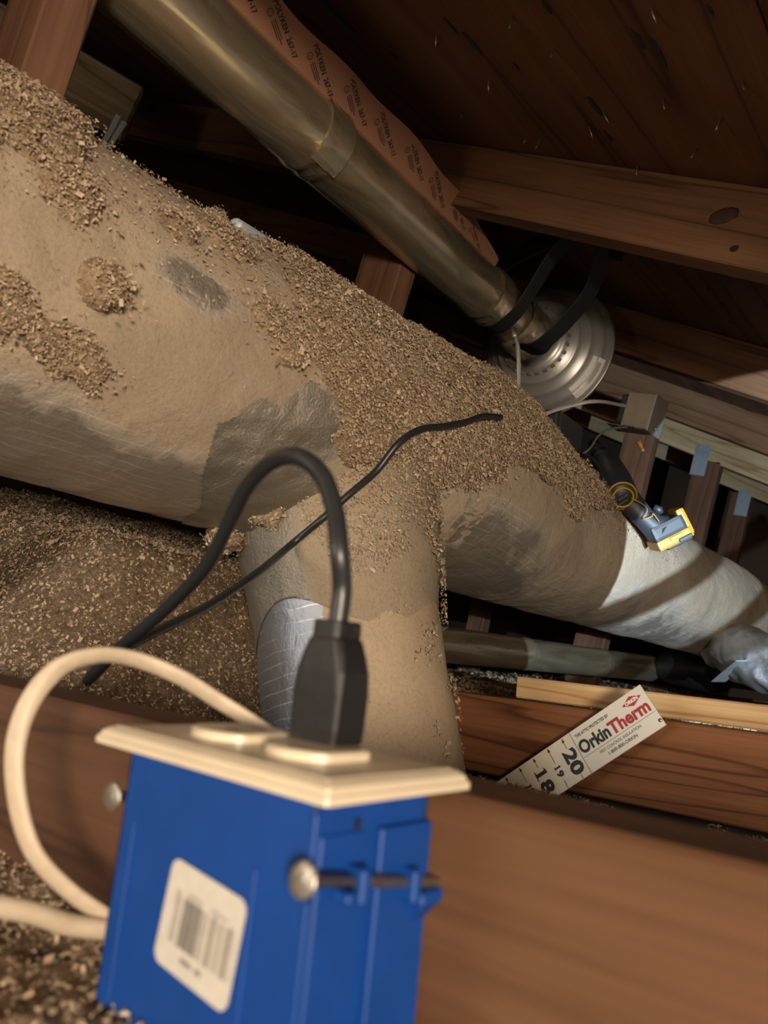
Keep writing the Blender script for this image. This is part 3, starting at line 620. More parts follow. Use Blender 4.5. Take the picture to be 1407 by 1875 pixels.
# foil tape crumpled round the fan end
V = []; nn_, kk_ = 22, 60
c1 = nrm(np.array([1, 0, 0]) - PD * PD[0]); c2 = np.cross(PD, c1); p = pipe_at(.925)
for s in np.linspace(0, .095, nn_):
    for an in np.linspace(-math.pi, math.pi, kk_): V.append(p + PD * s + (c1 * math.cos(an) + c2 * math.sin(an)) * (PR + .003))
V = np.array(V); Vc = V - p - np.outer((V - p) @ PD, PD); Vc /= np.linalg.norm(Vc, axis=1)[:, None]; V = V + Vc * (.012 * (fbm(V, 40, 3) - .45))[:, None]
F = [[i_ * kk_ + j_, i_ * kk_ + j_ + 1, (i_ + 1) * kk_ + j_ + 1, (i_ + 1) * kk_ + j_] for i_ in range(nn_ - 1) for j_ in range(kk_ - 1)]
mesh('crumpled_foil_tape', V, F, M_galv, EP, smooth=True)
# the strip of liner-backed tape standing off the upper side of the pipe
def liner():
    yA, yB = -.35, .80; n = 70; ys_ = np.linspace(yA, yB, n)
    vw = pipe_at(.3) - CP; upv = nrm(np.cross(vw, PD)); upv = upv if upv[2] > 0 else -upv      # stands off the pipe's upper side
    side = nrm(np.cross(PD, upv)); side = side if side @ (CP - pipe_at(.3)) > 0 else -side
    def fin(y, a_):
        wv = .043 + .003 * math.sin(y * 17) + .002 * math.sin(y * 41)
        if y > .66: wv *= max(.2, 1 - (y - .66) * 5)
        return pipe_at(y) + upv * (PR - .003 + wv * a_) + side * (.006 * (1 - a_) + .003 * math.sin(y * 23 + 1) * a_)
    V = []
    for y in ys_:
        for a_ in np.linspace(0, 1, 5): V.append(fin(y, a_))
        for a_ in np.linspace(1, 0, 5): V.append(fin(y, a_) - side * .0008)
    F = [[i_ * 10 + j_, i_ * 10 + (j_ + 1) % 10, (i_ + 1) * 10 + (j_ + 1) % 10, (i_ + 1) * 10 + j_] for i_ in range(n - 1) for j_ in range(10)]
    mesh('tape_liner', V, F, M_liner, EP, smooth=False)
    pr = Print()
    def on(y, a_): return fin(y, a_) + side * .0012
    # text direction: along the pipe and down toward it
    k = 0; y = -.30
    tdir = nrm(PD * .90 - upv * .44); tup = nrm(upv * .90 + PD * .44)
    while y < .70:
        p = on(y, .80); m = frame(p, tdir, tup)
        pr.text('POLYKEN  267-17', .0085, m, bold=.0002, width=.062) if True else None
        for j in range(3): pr.rect(.016, -.0052 - .0024 * j, .016 + [.022, .026, .020][j], -.0052 - .0024 * j + .0009, m)
        for t_ in range(14):
            a0, a1 = 2 * math.pi * t_ / 14, 2 * math.pi * (t_ + 1) / 14; r0, r1 = .0032, .0040
            pr.add([(.008 + r * math.cos(a_), -.0075 + r * math.sin(a_), 0) for r, a_ in ((r0, a0), (r1, a0), (r1, a1), (r0, a1))], [[0, 1, 2, 3]], m)
        pr.text('UL', .0034, m @ Matrix.Translation((.0062, -.0088, 0)))
        y += .066
    # keep only print that lands on the strip
    Vp = np.array(pr.V); rel = Vp - np.array([pipe_at(v_[1]) for v_ in Vp]); hgt = (rel - np.outer(rel @ PD, PD)) @ upv - (PR - .003)
    ok = (hgt > .003) & (hgt < .0385)
    Vp = np.array([fin(v_[1], h_ / (.043 + .003 * math.sin(v_[1] * 17) + .002 * math.sin(v_[1] * 41))) + side * .0008 for v_, h_ in zip(Vp, hgt)])
    Fk = [f for f in pr.F if all(ok[q] for q in f)]
    mesh('liner_print', Vp, Fk, M_ink, EP, world=Matrix.Identity(4))
liner()
# ------------------------------------------------------------------ inline fan
FC = pipe_at(1.045)
FN = thing('inline_fan', FC, 'round grey metal inline duct fan hanging from the rafter', 'fan')
fprof = [(-.035, .048), (.0, .048), (.002, .056), (.006, .062), (.012, .064), (.014, .076), (.017, .079), (.026, .082), (.028, .092), (.032, .095), (.041, .099), (.044, .107), (.052, .1105), (.058, .1125), (.062, .119), (.067, .120), (.072, .117), (.085, .112), (.100, .100), (.112, .085), (.118, .055), (.120, .048), (.16, .048)]
fprof = [(s_, r_ if r_ < .0485 else .048 + (r_ - .048) * 1.2) for s_, r_ in fprof]
lathe('fan_housing', FC, PD, fprof, M_fan, FN, 72)
lathe('seam_flange', FC + PD * .0625, PD, [(0, .1340), (.001, .1362), (.005, .1362), (.006, .1340)], M_steel, FN, 72)
# ring of small vents on the collar
for k in range(26):
    an = 2 * math.pi * k / 26; c = FC + PD * .0085 + (c1 * math.cos(an) + c2 * math.sin(an)) * .0675
    m = frame(c, PD, (c1 * -math.sin(an) + c2 * math.cos(an))); box('vent_rib', (-.0045, -.0035, -.0015), (.0045, .0035, .0025), M_steel, FN, .0006, m, 1)
# warning label on the front cone
def fan_pt(an, s):
    r = np.interp(s, [q[0] for q in fprof], [q[1] for q in fprof]); return FC + PD * s + (c1 * math.cos(an) + c2 * math.sin(an)) * (r + .0012) - PD * .0022
def ang_of(u, v, s):
    best = min(np.linspace(-math.pi, math.pi, 720), key=lambda a_: np.sum((proj(fan_pt(a_, s)) - np.array([u, v])) ** 2) if (CR @ (fan_pt(a_, s) - CP))[2] < (CR @ (FC + PD * s - CP))[2] else 1e9)
    return best
def proj(X):
    c = CR @ (np.array(X) - CP); return np.array([FPX * c[0] / c[2] + 703.5, FPX * c[1] / c[2] + 937.5])
aA, aB = ang_of(1138, 668, .050), ang_of(1068, 748, .056)
V = []; nA = 16
for a_ in np.linspace(aA, aB, nA):
    for s in (.0405, .050, .0590): V.append(fan_pt(a_, s))
F = [[i_ * 3 + j_, i_ * 3 + j_ + 1, (i_ + 1) * 3 + j_ + 1, (i_ + 1) * 3 + j_] for i_ in range(nA - 1) for j_ in range(2)]
lab = mesh('rating_label', V, F, plain('label_paper', (.78, .74, .66), .6), FN); lab['label'] = 'white rating label with fine print'
V = []; F = []
for j, s in enumerate((.0460, .0478, .0496, .0514, .0532)):
    aa = np.linspace(aA + (aB - aA) * .10, aA + (aB - aA) * (.62 - .05 * (j % 2)), 10)
    for q in range(9):
        b0 = len(V); off = np.array([0, 0, 0])
        for a_, s_ in ((aa[q], s), (aa[q + 1], s), (aa[q + 1], s + .0007), (aa[q], s + .0007)):
            pz = fan_pt(a_, s_); rad = nrm(pz - (FC + PD * s_)); V.append(pz + rad * .0006 - PD * .0006)
        F.append([b0, b0 + 1, b0 + 2, b0 + 3])
mesh('label_print', V, F, M_ink, lab)
# dark motor junction box under the fan
jb = D(1010, 795, 1.33)
mj = frame(jb, nrm(PD), (.05, 0, 1))
bm = bmesh.new(); boxbm(bm, (-.055, -.028, -.032), (.055, .028, .032), .004); boxbm(bm, (-.050, -.024, .032), (.050, .024, .036), .001)
bmobj('wiring_box', bm, M_tool, FN, mj)
# clear pressure tubing
pt = thing('clear_tube', D(946, 700, 1.2), 'clear vinyl pressure tube looping down from the pipe to the switch', 'tube')
tube('tubing', spline([D(942, 612, 1.26), D(949, 640, 1.225), D(950, 700, 1.22), D(946, 770, 1.22), D(945, 782, 1.22)], 8), .0034, M_vinyl, pt, 10)
tube('tubing', spline([D(946, 786, 1.22), D(958, 784, 1.22), D(1000, 758, 1.24), D(1050, 742, 1.25), D(1095, 735, 1.26), D(1145, 743, 1.36)], 8), .0032, M_vinyl, pt, 10)
tube('tube_fitting', [D(941, 604, 1.265), D(943, 618, 1.25)], .0048, M_steel, pt, 10)
# ------------------------------------------------------------------ unseen flashlight body, with bars added to cast stripes on the duct
WL = thing('stripe_lamp', LS, 'unseen flashlight body with bars added to shadow stripes onto the duct', 'light')
wa = nrm([-.405, .91, .095])
lathe('unseen_lamp_body', np.array(LS) - wa * .05, wa, [(0, 0), (0, .022), (.045, .03), (.047, .028), (.02, .012), (.02, 0)], M_tool, WL, 24)
def trunk_hit(u, v):
    for d in np.linspace(1.0, 2.6, 800):
        p = D(u, v, d); c, r = trunk(p[1])
        if math.hypot(p[0] - c[0], p[2] - c[2]) < r: return p
    return D(u, v, 1.9)
for (qa, qb, wpx) in (((1305, 1008), (1100, 1132), 52), ((1385, 1118), (1275, 1188), 44)):
    a, b = trunk_hit(*qa), trunk_hit(*qb); L0 = np.array(LS); fr_ = .085
    pa_, pb_ = L0 + (a - L0) * fr_, L0 + (b - L0) * fr_; dv = nrm(pb_ - pa_); mid = (pa_ + pb_) / 2
    wd = wpx / FPX * (CR @ ((a + b) / 2 - CP))[2] * fr_
    ribbon('stripe_bar', [mid - dv * .034, mid, mid + dv * .034], np.cross(dv, wa), wd, M_tool, WL, .0012)
# ------------------------------------------------------------------ black hanging straps
def strap(lab, pts, wd, width):
    t = thing('hanging_strap', D(*pts[-1]), lab, 'strap', 'black straps holding the fan')
    ribbon('strap_band', spline([D(*q) for q in pts], 8), wd, width, M_strap, t, .0022)
    return t
strap('narrow black strap looped around the metal pipe end', [(880, 597, 1.33), (893, 603, 1.265), (915, 600, 1.235), (942, 578, 1.21), (962, 552, 1.20), (985, 515, 1.19), (1012, 472, 1.17), (1048, 432, 1.15)], PD, .030)
strap('wide black strap in front of the fan hanging from the chord', [(958, 640, 1.34), (985, 636, 1.27), (1015, 612, 1.245), (1045, 582, 1.24), (1078, 540, 1.225), (1100, 490, 1.20), (1112, 440, 1.165)], PD, .040)
strap('broad black strap passing behind the pipe up to the rafter', [(905, 500, 1.38), (950, 468, 1.33), (1000, 442, 1.27), (1060, 418, 1.19)], (0, .35, 1), .042)
strap('short black strap end tucked behind the rafter', [(1127, 478, 1.16), (1129, 455, 1.16), (1132, 432, 1.155)], CR[0], .022)
# ------------------------------------------------------------------ metal pressure switch box
sw0 = D(1203, 722, 1.40)
dn_ = nrm([-.24, 0, -1]); ey = np.array([0, 1., 0]); ex = nrm(np.cross(dn_, ey)); ex = ex if ex[0] > 0 else -ex
SW = thing('switch_box', sw0, 'bent sheet metal switch box beside the fan', 'switch')
m = frame(sw0, ex, ey)   # x right, y back
zz = np.array(m.col[2][:3]); sg = 1 if zz[2] < 0 else -1
def sbox(name, lo, hi, mat, bev=.001):
    l = list(lo); h = list(hi)
    if sg < 0: l[2], h[2] = -hi[2], -lo[2]
    return box(name, l, h, mat, SW, bev, m, 1)
sbox('front_cover', (-.052, -.001, 0), (0, .001, .066), M_steel)
sbox('side_cover', (-.0015, 0, -.002), (.0015, .060, .068), M_steel)
sbox('switch_body', (-.066, .003, .004), (-.004, .052, .06), M_tool, .003)
sbox('mounting_flange', (-.075, -.004, .066), (.0, .040, .068), M_steel)
for q in (-.062, -.03): sbox('flange_ear', (q - .012, -.014, .0662), (q + .012, -.003, .0682), M_steel)
p = sw0 + dn_ * .055 + ey * .035 + ex * .0015
lathe('screw', p, ex, [(0, .0032), (.001, .0030), (.0015, .0)], M_nail, SW, 10)
tube('wire_nut', [D(1170, 808, 1.40), D(1178, 826, 1.40)], [.0045, .003], plain('orange_plastic', (.5, .22, .10), .5), SW, 10)
# thin wires near the fan
wr = thing('grey_wire', D(1100, 805, 1.36), 'thin grey wire sagging from the switch box', 'wire')
tube('wire', spline([D(1150, 782, 1.38), D(1115, 786, 1.36), D(1095, 800, 1.35), D(1080, 822, 1.34), D(1062, 832, 1.34), D(1040, 826, 1.34)], 8), .0018, plain('grey_vinyl', (.10, .10, .10), .5), wr, 8)
cc = thing('coiled_cable', D(1075, 870, 1.28), 'small loop of black cable lying on the duct below the fan', 'cable')
tube('cable', spline([D(1040, 878, 1.235), D(1052, 890, 1.225), D(1075, 896, 1.225), D(1096, 886, 1.235), D(1102, 866, 1.25), D(1094, 848, 1.265), D(1078, 836, 1.28), D(1062, 832, 1.30)], 8), .0032, M_cordblack, cc, 10)
# ------------------------------------------------------------------ cordless drill lying on the duct
DR = thing('cordless_drill', D(1180, 940, 1.27), 'yellow and black cordless drill lying on the far duct', 'drill')
dd = 1.275
def ell(name, pts, rx, ry, upv, mat, par=DR, seg=20): return tube(name, pts, rx, mat, par, seg, ry=ry, up=upv)
fwd = CR[2]
ell('motor_housing', [D(1108, 850, 1.39), D(1110, 853, 1.38), D(1126, 884, 1.315), D(1139, 907, 1.265), D(1141, 911, 1.257)], [.022, .027, .029, .026, .020], [.022, .027, .029, .026, .020], CR[0], M_tool)
# vented end cap with yellow trim rings
capA = nrm(D(1140, 909, 1.258) - D(1126, 884, 1.315)); cp = D(1140, 909, 1.258)
for k, (s, r0) in enumerate(((-.004, .0245), (.004, .018))):
    lathe('cap_trim', cp + capA * s, capA, [(0, r0 - .003), (0, r0), (.0025, r0), (.0025, r0 - .003), (0, r0 - .003)], M_yellow, DR, 24)
for k in range(3): 
    q = cp + capA * .0045 + CR[1] * (-.008 + .008 * k); box('vent_slot', (-.009, -.0012, -.001), (.009, .0012, .001), M_black, DR, 0, frame(q, CR[0] * .8 - CR[1] * .5, CR[1]))
ell('gear_case', [D(1098, 832, 1.415), D(1108, 850, 1.39)], [.016, .021], [.016, .021], CR[0], M_tool)
ell('chuck', [D(1088, 812, 1.45), D(1098, 832, 1.415)], [.010, .015], [.010, .015], CR[0], M_black)
ell('yellow_band', [D(1150, 892, 1.285), D(1143, 872, 1.315), D(1140, 862, 1.33)], [.004, .006, .004], [.003, .003, .003], CR[0], M_yellow, seg=10)
hx = [D(1143, 905, 1.285), D(1158, 923, 1.275), D(1180, 948, 1.27), D(1196, 962, 1.27), D(1210, 970, 1.27)]
ell('handle', hx, [.021, .0195, .018, .021, .026], [.016, .016, .0155, .017, .02], -CR[1] + CR[0], M_grip)
for (ua, va, ub, vb, uc, vc) in ((1156, 912, 1186, 934, 1178, 951), (1178, 951, 1197, 941, 1208, 956)):
    tube('grip_line', spline([D(ua, va, 1.249), D((ua + ub) / 2 + 6, (va + vb) / 2, 1.247), D(ub, vb, 1.248), D(uc, vc, 1.249)], 5), .0009, M_yellow, DR, 6)
ell('trigger', [D(1198, 928, 1.27), D(1208, 934, 1.27), D(1212, 940, 1.27)], [.005, .007, .004], [.005, .006, .004], CR[0], M_tool, seg=12)
# battery: x along its long side, y along the handle
bx = nrm(D(1252, 985, dd) - D(1204, 1000, dd)); 
mb = frame(D(1222, 973, dd), D(1262, 962, dd) - D(1200, 993, dd), CR[0] * .5 + CR[1] * .87)
bm = bmesh.new(); boxbm(bm, (-.030, -.020, -.024), (.027, .006, .024), .006, 2); bmobj('battery_base', bm, M_grip, DR, mb)
bm = bmesh.new(); boxbm(bm, (-.032, .004, -.027), (.030, .021, .027), .005, 2); boxbm(bm, (.020, -.028, -.022), (.034, .018, .022), .005, 2); boxbm(bm, (-.010, .006, -.0285), (.012, .013, -.026), .001, 1)
bmobj('battery_shell', bm, M_yellow, DR, mb)
bm = bmesh.new(); boxbm(bm, (-.020, .019, -.025), (.026, .0245, .025), .002, 1); boxbm(bm, (.002, .014, -.0285), (.026, .021, -.020), .0015, 1); bmobj('battery_foot', bm, M_tool, DR, mb)
# ------------------------------------------------------------------ depth gauge leaning on the second joist
gp = np.array([-.2, .612, 0]); gn = nrm([0, 1, -.10])
TL, TRr, BL = UP(1172, 1253, gp, gn), UP(1224, 1325, gp, gn), UP(889, 1446, gp, gn)
ga = nrm(TL - BL); gb = TRr - TL; gb = gb - ga * (gb @ ga); GW = np.linalg.norm(gb); gb = nrm(gb)
# local: x = reading direction along the board (toward its top end), y = toward upper-left edge
gm = frame(TL, ga, -gb); gz = np.array(gm.col[2][:3]); face = -1 if gz @ (CP - TL) < 0 else 1
GA = thing('depth_gauge', TL, 'tilted cream insulation depth gauge card with red and black print', 'gauge')
GL = 5.4 * GW
def gmat(dz): return gm @ Matrix.Translation((0, 0, dz * face))
assert face == 1, 'gauge frame flipped'
bm = bmesh.new(); boxbm(bm, (-GL, -GW, -.0022), (0, 0, 0), .0003, 1); bmobj('gauge_board', bm, M_gauge, GA, gm)
bm = bmesh.new(); boxbm(bm, (-1.97 * GW, -GW * .999, 0), (0, -.0003, .0004)); bmobj('header_panel', bm, M_gaugelab, GA, gm)
blk, red, wht = Print(), Print(), Print()
def gt(u, v): return Matrix.Translation((-u * GW, -v * GW, 0))
def fit(pr, body, u0, u1, v, h, bold=0):
    pr.text(body, h * GW / .70, gt(u0, v), bold=bold * .7 * GW, width=(u0 - u1) * GW)
fit(blk, 'THIS ATTIC PROTECTED BY', 1.89, .97, .195, .068, .004)
fit(blk, 'Orkin', 1.94, 1.13, .565, .27, .022); fit(red, 'Therm', 1.11, .07, .575, .27, .022)
fit(blk, 'PEST CONTROL INSULATION', 1.57, .47, .765, .062, .001); fit(blk, '1-800-800-ORKIN', 1.42, .66, .885, .068, .0025)
blk.rect(-1.94 * GW, -.648 * GW, -.03 * GW, -.640 * GW)
blk.rect(-1.975 * GW, -GW, -1.965 * GW, 0)
red.add([(-(.356 + .25) * GW, -.2 * GW, 0), (-.356 * GW, -.315 * GW, 0), (-(.356 - .25) * GW, -.2 * GW, 0), (-.356 * GW, -.085 * GW, 0)], [[0, 1, 2, 3]])
fit(wht, 'ORKIN', .52, .19, .235, .075, .008)
# inch marks; numerals read across the board
inch = .42
for k in range(0, 8):
    u = 2.2 + inch * k
    blk.add([(-u * GW, -.02 * GW, 0), (-(u + .035) * GW, -.12 * GW, 0), (-(u - .035) * GW, -.12 * GW, 0)], [[0, 1, 2]])
    big = k % 2 == 0; blk.rect(-(u + .006) * GW, -(.27 if big else .40) * GW, -(u - .006) * GW, -.12 * GW)
    num = str(20 - k); hgt = .30 if big else .155
    ctr = Matrix(((0, 1, 0, -(u + hgt / 2) * GW), (-1, 0, 0, -(.30 if big else .45) * GW), (0, 0, 1, 0), (0, 0, 0, 1)))
    wid = .58 if big else .27
    bd = (.018 if big else .010) * GW
    if num[0] == '1':                            # slab-serif one, then the second digit
        h_, w1 = hgt * GW, wid * .40 * GW
        blk.rect(w1 * .34, 0, w1 * .70, h_, ctr); blk.rect(w1 * .05, 0, w1 * .98, h_ * .09, ctr)
        blk.add([(w1 * .02, h_ * .80, 0), (w1 * .34, h_ * .86, 0), (w1 * .34, h_, 0)], [[0, 1, 2]], ctr)
        blk.text(num[1], hgt * GW / .70, ctr @ Matrix.Translation((wid * .50 * GW, 0, 0)), bold=bd, width=wid * .50 * GW)
    else: blk.text(num, hgt * GW / .70, ctr, bold=bd, width=wid * GW)
    # serif feet on the ones
    blk.rect(-(u + .006) * GW, -.99 * GW, -(u - .006) * GW, -(.90 if big else .80) * GW)
blk.build('black_print', M_ink, GA, gmat(.0006)); red.build('red_print', M_redink, GA, gmat(.0006)); wht.build('white_print', M_whiteink, GA, gmat(.0010))
lathe('nail_head', np.array((gm @ Vector((-.05 * GW, -.86 * GW, .0004)))[:]), gz, [(0, .002), (.0008, .0019), (.001, 0)], M_nail, GA, 10)
# ------------------------------------------------------------------ blue outlet box
OB = thing('outlet_box', (0, 0, -.02), 'blue plastic electrical outlet box with ivory cover plate nailed to joist', 'outlet box')
X0, X1, Y0, Y1, ZB = -.0385, .0505, -.0315, .0205, -.080
bm = bmesh.new(); t = .0022
boxbm(bm, (X0, Y0, ZB), (X1, Y0 + t, 0), .0008, 1); boxbm(bm, (X0, Y1 - t, ZB), (X1, Y1, 0), .0008, 1); boxbm(bm, (X0, Y0, ZB), (X0 + t, Y1, 0), .0008, 1); boxbm(bm, (X1 - t, Y0, ZB), (X1, Y1, 0), .0008, 1); boxbm(bm, (X0, Y0, ZB), (X1, Y1, ZB + t), .0008, 1)
bmobj('box_body', bm, M_blue, OB)
for x in (-.030, .030): box('box_rib', (x - .0007, Y0 - .0009, ZB + .003), (x + .0007, Y0 + .0005, -.022), M_blue, OB, .0003, seg=1)
for z0, z1 in ((-.020, -.003), (-.078, -.0255)): box('corner_rib', (X1 - .0015, Y0 - .0006, z0), (X1 + .0008, Y0 + .0016, z1), M_blue, OB, .0004, seg=1)
# right end: two raised panels leaving a groove, then lugs carrying the nail
gy = -.008
box('end_panel', (X1 - .0004, Y0 + .002, ZB + .002), (X1 + .0012, gy - .0030, -.009), M_blue, OB, .0006, seg=1)
box('end_panel', (X1 - .0004, gy + .0024, ZB + .002), (X1 + .0030, Y1 - .001, -.009), M_blue, OB, .0006, seg=1)
def lug(y0, y1, z0, z1, d, nm='nail_lug'): return box(nm, (X1, y0, z0), (X1 + d, y1, z1), M_blue, OB, .0008, seg=1)
zn = -.0185
def zl(y): return zn - .145 * (y + .0395)
lug(-.0245, -.0195, zl(-.022) - .0045, zl(-.022) - .0015, .0085); lug(-.0190, -.0150, zl(-.017) - .005, zl(-.017) + .0045, .0085)
lug(.0050, .0090, zl(.007) - .005, zl(.007) + .0045, .0085); lug(.0095, .0210, zl(.015) - .0055, zl(.015) - .0015, .0085)
bm = bmesh.new(); vs = [bm.verts.new(q) for q in ((X1 + .0005, .012, zl(.015) - .005), (X1 + .0080, .012, zl(.015) - .005), (X1 + .0005, .012, zl(.015) - .014), (X1 + .0005, .0195, zl(.015) - .005), (X1 + .0080, .0195, zl(.015) - .005), (X1 + .0005, .0195, zl(.015) - .014))]
for f in ((0, 1, 2), (5, 4, 3), (0, 3, 4, 1), (1, 4, 5, 2), (0, 2, 5, 3)): bm.faces.new([vs[q] for q in f])
bmobj('lug_gusset', bm, M_blue, OB)
def nail(p0, p1, nm='box_nail'):
    a_ = nrm(np.array(p1) - np.array(p0)); L = np.linalg.norm(np.array(p1) - np.array(p0))
    return lathe(nm, p0, a_, [(0, 0), (0, .0042), (.0003, .0047), (.0012, .0047), (.0016, .0018), (L * .98, .0018), (L, .0)], plain('bright_nail', (.42, .39, .34), .4, .85, bump=.3, bscale=400) if 'bright_nail' not in bpy.data.materials else bpy.data.materials['bright_nail'], OB, 20)
nail((X1 + .0048, -.0395, zn + .001), (X1 + .0048, .030, zl(.030)))
nail((X0 - .0050, -.0335, -.0165), (X0 - .0050, .034, -.0175))
box('nail_lug', (X0 - .008, -.026, -.024), (X0 + .0005, -.019, -.0195), M_blue, OB, .0008, seg=1)
# small dark nick on the end face
box('nick', (X1 + .0018, -.0165, -.0085), (X1 + .0023, -.0150, -.0055), M_ink, OB)
# barcode sticker
sc_ = [U(*q, 1, Y0) for q in ((326, 1567), (458, 1652), (417, 1858), (283, 1752))]
sxa = sc_[1] - sc_[0] + sc_[2] - sc_[3]; sw_ = np.linalg.norm(sxa) / 2; sh_ = (np.linalg.norm(sc_[3] - sc_[0]) + np.linalg.norm(sc_[2] - sc_[1])) / 2; scn = sum(sc_) / 4
def rrect(w_, h_, r, n=6):
    out = []
    for cx, cy, a0 in ((w_ / 2 - r, h_ / 2 - r, 0), (-w_ / 2 + r, h_ / 2 - r, 90), (-w_ / 2 + r, -h_ / 2 + r, 180), (w_ / 2 - r, -h_ / 2 + r, 270)):
        for k in range(n + 1): a_ = math.radians(a0 + 90 * k / n); out.append((cx + r * math.cos(a_), cy + r * math.sin(a_)))
    return out
rr = rrect(sw_, sh_, .0035)
smw = frame((scn[0], Y0 - .0006, scn[2]), (sxa[0], 0, sxa[2]), (-sxa[2], 0, sxa[0]))     # z axis = -Y
n_ = len(rr); stk = mesh('barcode_sticker', [(x, y, .0004) for x, y in rr] + [(x, y, 0) for x, y in rr], [list(range(n_))] + [[k, k + n_, (k + 1) % n_ + n_, (k + 1) % n_] for k in range(n_)], M_sticker, OB, world=smw)
stk['label'] = 'white rounded barcode sticker'
pr = Print(); pg = Print(); pm = Print()
def bar(P_, a, b, t0=.29, t1=.74): P_.rect((a - .5) * sw_, (.5 - t1) * sh_, (b - .5) * sw_, (.5 - t0) * sh_)
for a, b in ((.155, .17), (.185, .20), (.215, .225), (.52, .535), (.55, .565), (.585, .60), (.725, .735), (.75, .765), (.785, .80), (.825, .835), (.945, .955)): bar(pg, a, b, .25 if a < .2 else .30)
for a, b in ((.27, .31), (.32, .35), (.355, .40), (.405, .43), (.44, .475), (.48, .505)): bar(pm, a, b)
for a, b in ((.645, .695), (.86, .91)): bar(pr, a, b)
for j in range(6): pg.rect((.30 + .035 * j - .5) * sw_, .235 * sh_, (.32 + .035 * j - .5) * sw_, .265 * sh_)
for j in range(6): pg.rect((.62 + .038 * j - .5) * sw_, .235 * sh_, (.642 + .038 * j - .5) * sw_, .265 * sh_)
for j, (a, b) in enumerate(((.36, .40), (.41, .44), (.45, .48), (.49, .51), (.56, .60), (.61, .64))): pr.rect((a - .5) * sw_, -.36 * sh_, (b - .5) * sw_, -.31 * sh_)
pm.build('grey_block', plain('mid_grey_ink', (.15, .135, .12), .6), stk, smw @ Matrix.Translation((0, 0, .0007)))
pr.build('dark_bars', M_greyink, stk, smw @ Matrix.Translation((0, 0, .0007))); pg.build('grey_bars', plain('light_grey_ink', (.26, .24, .20), .6), stk, smw @ Matrix.Translation((0, 0, .0007)))
# cover plate with bevelled rim
bm = bmesh.new()
lo = [bm.verts.new(q + (0,)) for q in ((-.057, -.035), (.057, -.035), (.057, .035), (-.057, .035))]
md = [bm.verts.new(q + (.0035,)) for q in ((-.057, -.035), (.057, -.035), (.057, .035), (-.057, .035))]
hi = [bm.verts.new(q + (.0062,)) for q in ((-.053, -.031), (.053, -.031), (.053, .031), (-.053, .031))]
for k in range(4):
    bm.faces.new([lo[k], lo[(k + 1) % 4], md[(k + 1) % 4], md[k]]); bm.faces.new([md[k], md[(k + 1) % 4], hi[(k + 1) % 4], hi[k]])
bm.faces.new(hi); bm.faces.new(lo[::-1])
bmesh.ops.bevel(bm, geom=[e for e in bm.edges if not (e.verts[0] in lo and e.verts[1] in lo)], offset=.0013, segments=3, affect='EDGES')
bmobj('cover_plate', bm, M_cream, OB, smooth=False)
def recept(cx):
    pts = []
    for k in range(48):
        a_ = 2 * math.pi * k / 48; x = .0172 * math.cos(a_); y = .0172 * math.sin(a_); x = max(-.0142, min(.0142, x)); pts.append((cx + x, y - .0005))
    n = len(pts); V = [(x, y, .0055) for x, y in pts] + [(x, y, .0085) for x, y in pts] + [(cx + (x - cx) * .94, y * .94, .0092) for x, y in pts]
    F = [[k, (k + 1) % n, (k + 1) % n + n, k + n] for k in range(n)] + [[k + n, (k + 1) % n + n, (k + 1) % n + 2 * n, k + 2 * n] for k in range(n)] + [list(range(2 * n, 3 * n))]
    o = mesh('receptacle_face', V, F, M_cream, OB)
    if cx < 0:
        for dy in (-.0062, .0062): box('outlet_slot', (cx - .001, dy - .0007 if dy < 0 else dy - .0007, .0088), (cx + .006, dy + .0007, .00935), M_ink, o)
        lathe('ground_hole', (cx - .008, 0, .0089), (0, 0, 1), [(0, .0024), (.0005, .0024), (.0005, 0)], M_ink, o, 14)
    return o
recept(.0195); recept(-.0195)
lathe('plate_screw', (0, 0, .006), (0, 0, 1), [(0, .0035), (.0008, .0033), (.0015, .0018), (.0016, 0)], M_cream, OB, 16)
# ------------------------------------------------------------------ black plug and cord
pc = np.array([.0125, .0100]); 
CORD = thing('power_cord', (pc[0], pc[1], .0095), 'thick black power cord with plug, plugged into the ivory outlet', 'cord')
def sect(z, wx, wy, r, dx=0, dy=0):
    return [(pc[0] + dx + x, pc[1] + dy + y, z) for x, y in rrect(wx, wy, r, 4)]
secs = [(.0093, .021, .0150, .0012), (.014, .0222, .0156, .0015), (.026, .0232, .0160, .0018), (.033, .0225, .0158, .0025), (.039, .0195, .0150, .003), (.0435, .0160, .0142, .003), (.0445, .0130, .0135, .002), (.0500, .0125, .0132, .0018), (.0505, .0118, .0125, .0015)]
V = []; 
for s in secs: V += sect(*s)
k = len(rrect(1, 1, .1, 4)); n = len(secs)
F = [[i_ * k + j_, i_ * k + (j_ + 1) % k, (i_ + 1) * k + (j_ + 1) % k, (i_ + 1) * k + j_] for i_ in range(n - 1) for j_ in range(k)] + [list(range(k))[::-1], list(range((n - 1) * k, n * k))]
mesh('plug', V, F, M_black, CORD)
for q in (-.004, .003): box('strain_relief_slot', (pc[0] + .0058, pc[1] + q - .0012, .0462), (pc[0] + .0064, pc[1] + q + .0012, .0490), M_ink, CORD, 0)
for dx, dy in ((-.0055, 0), (.0055, 0)): box('prong', (pc[0] + dx - .0008, pc[1] - .003, .004), (pc[0] + dx + .0008, pc[1] + .003, .0095), M_nail, CORD)
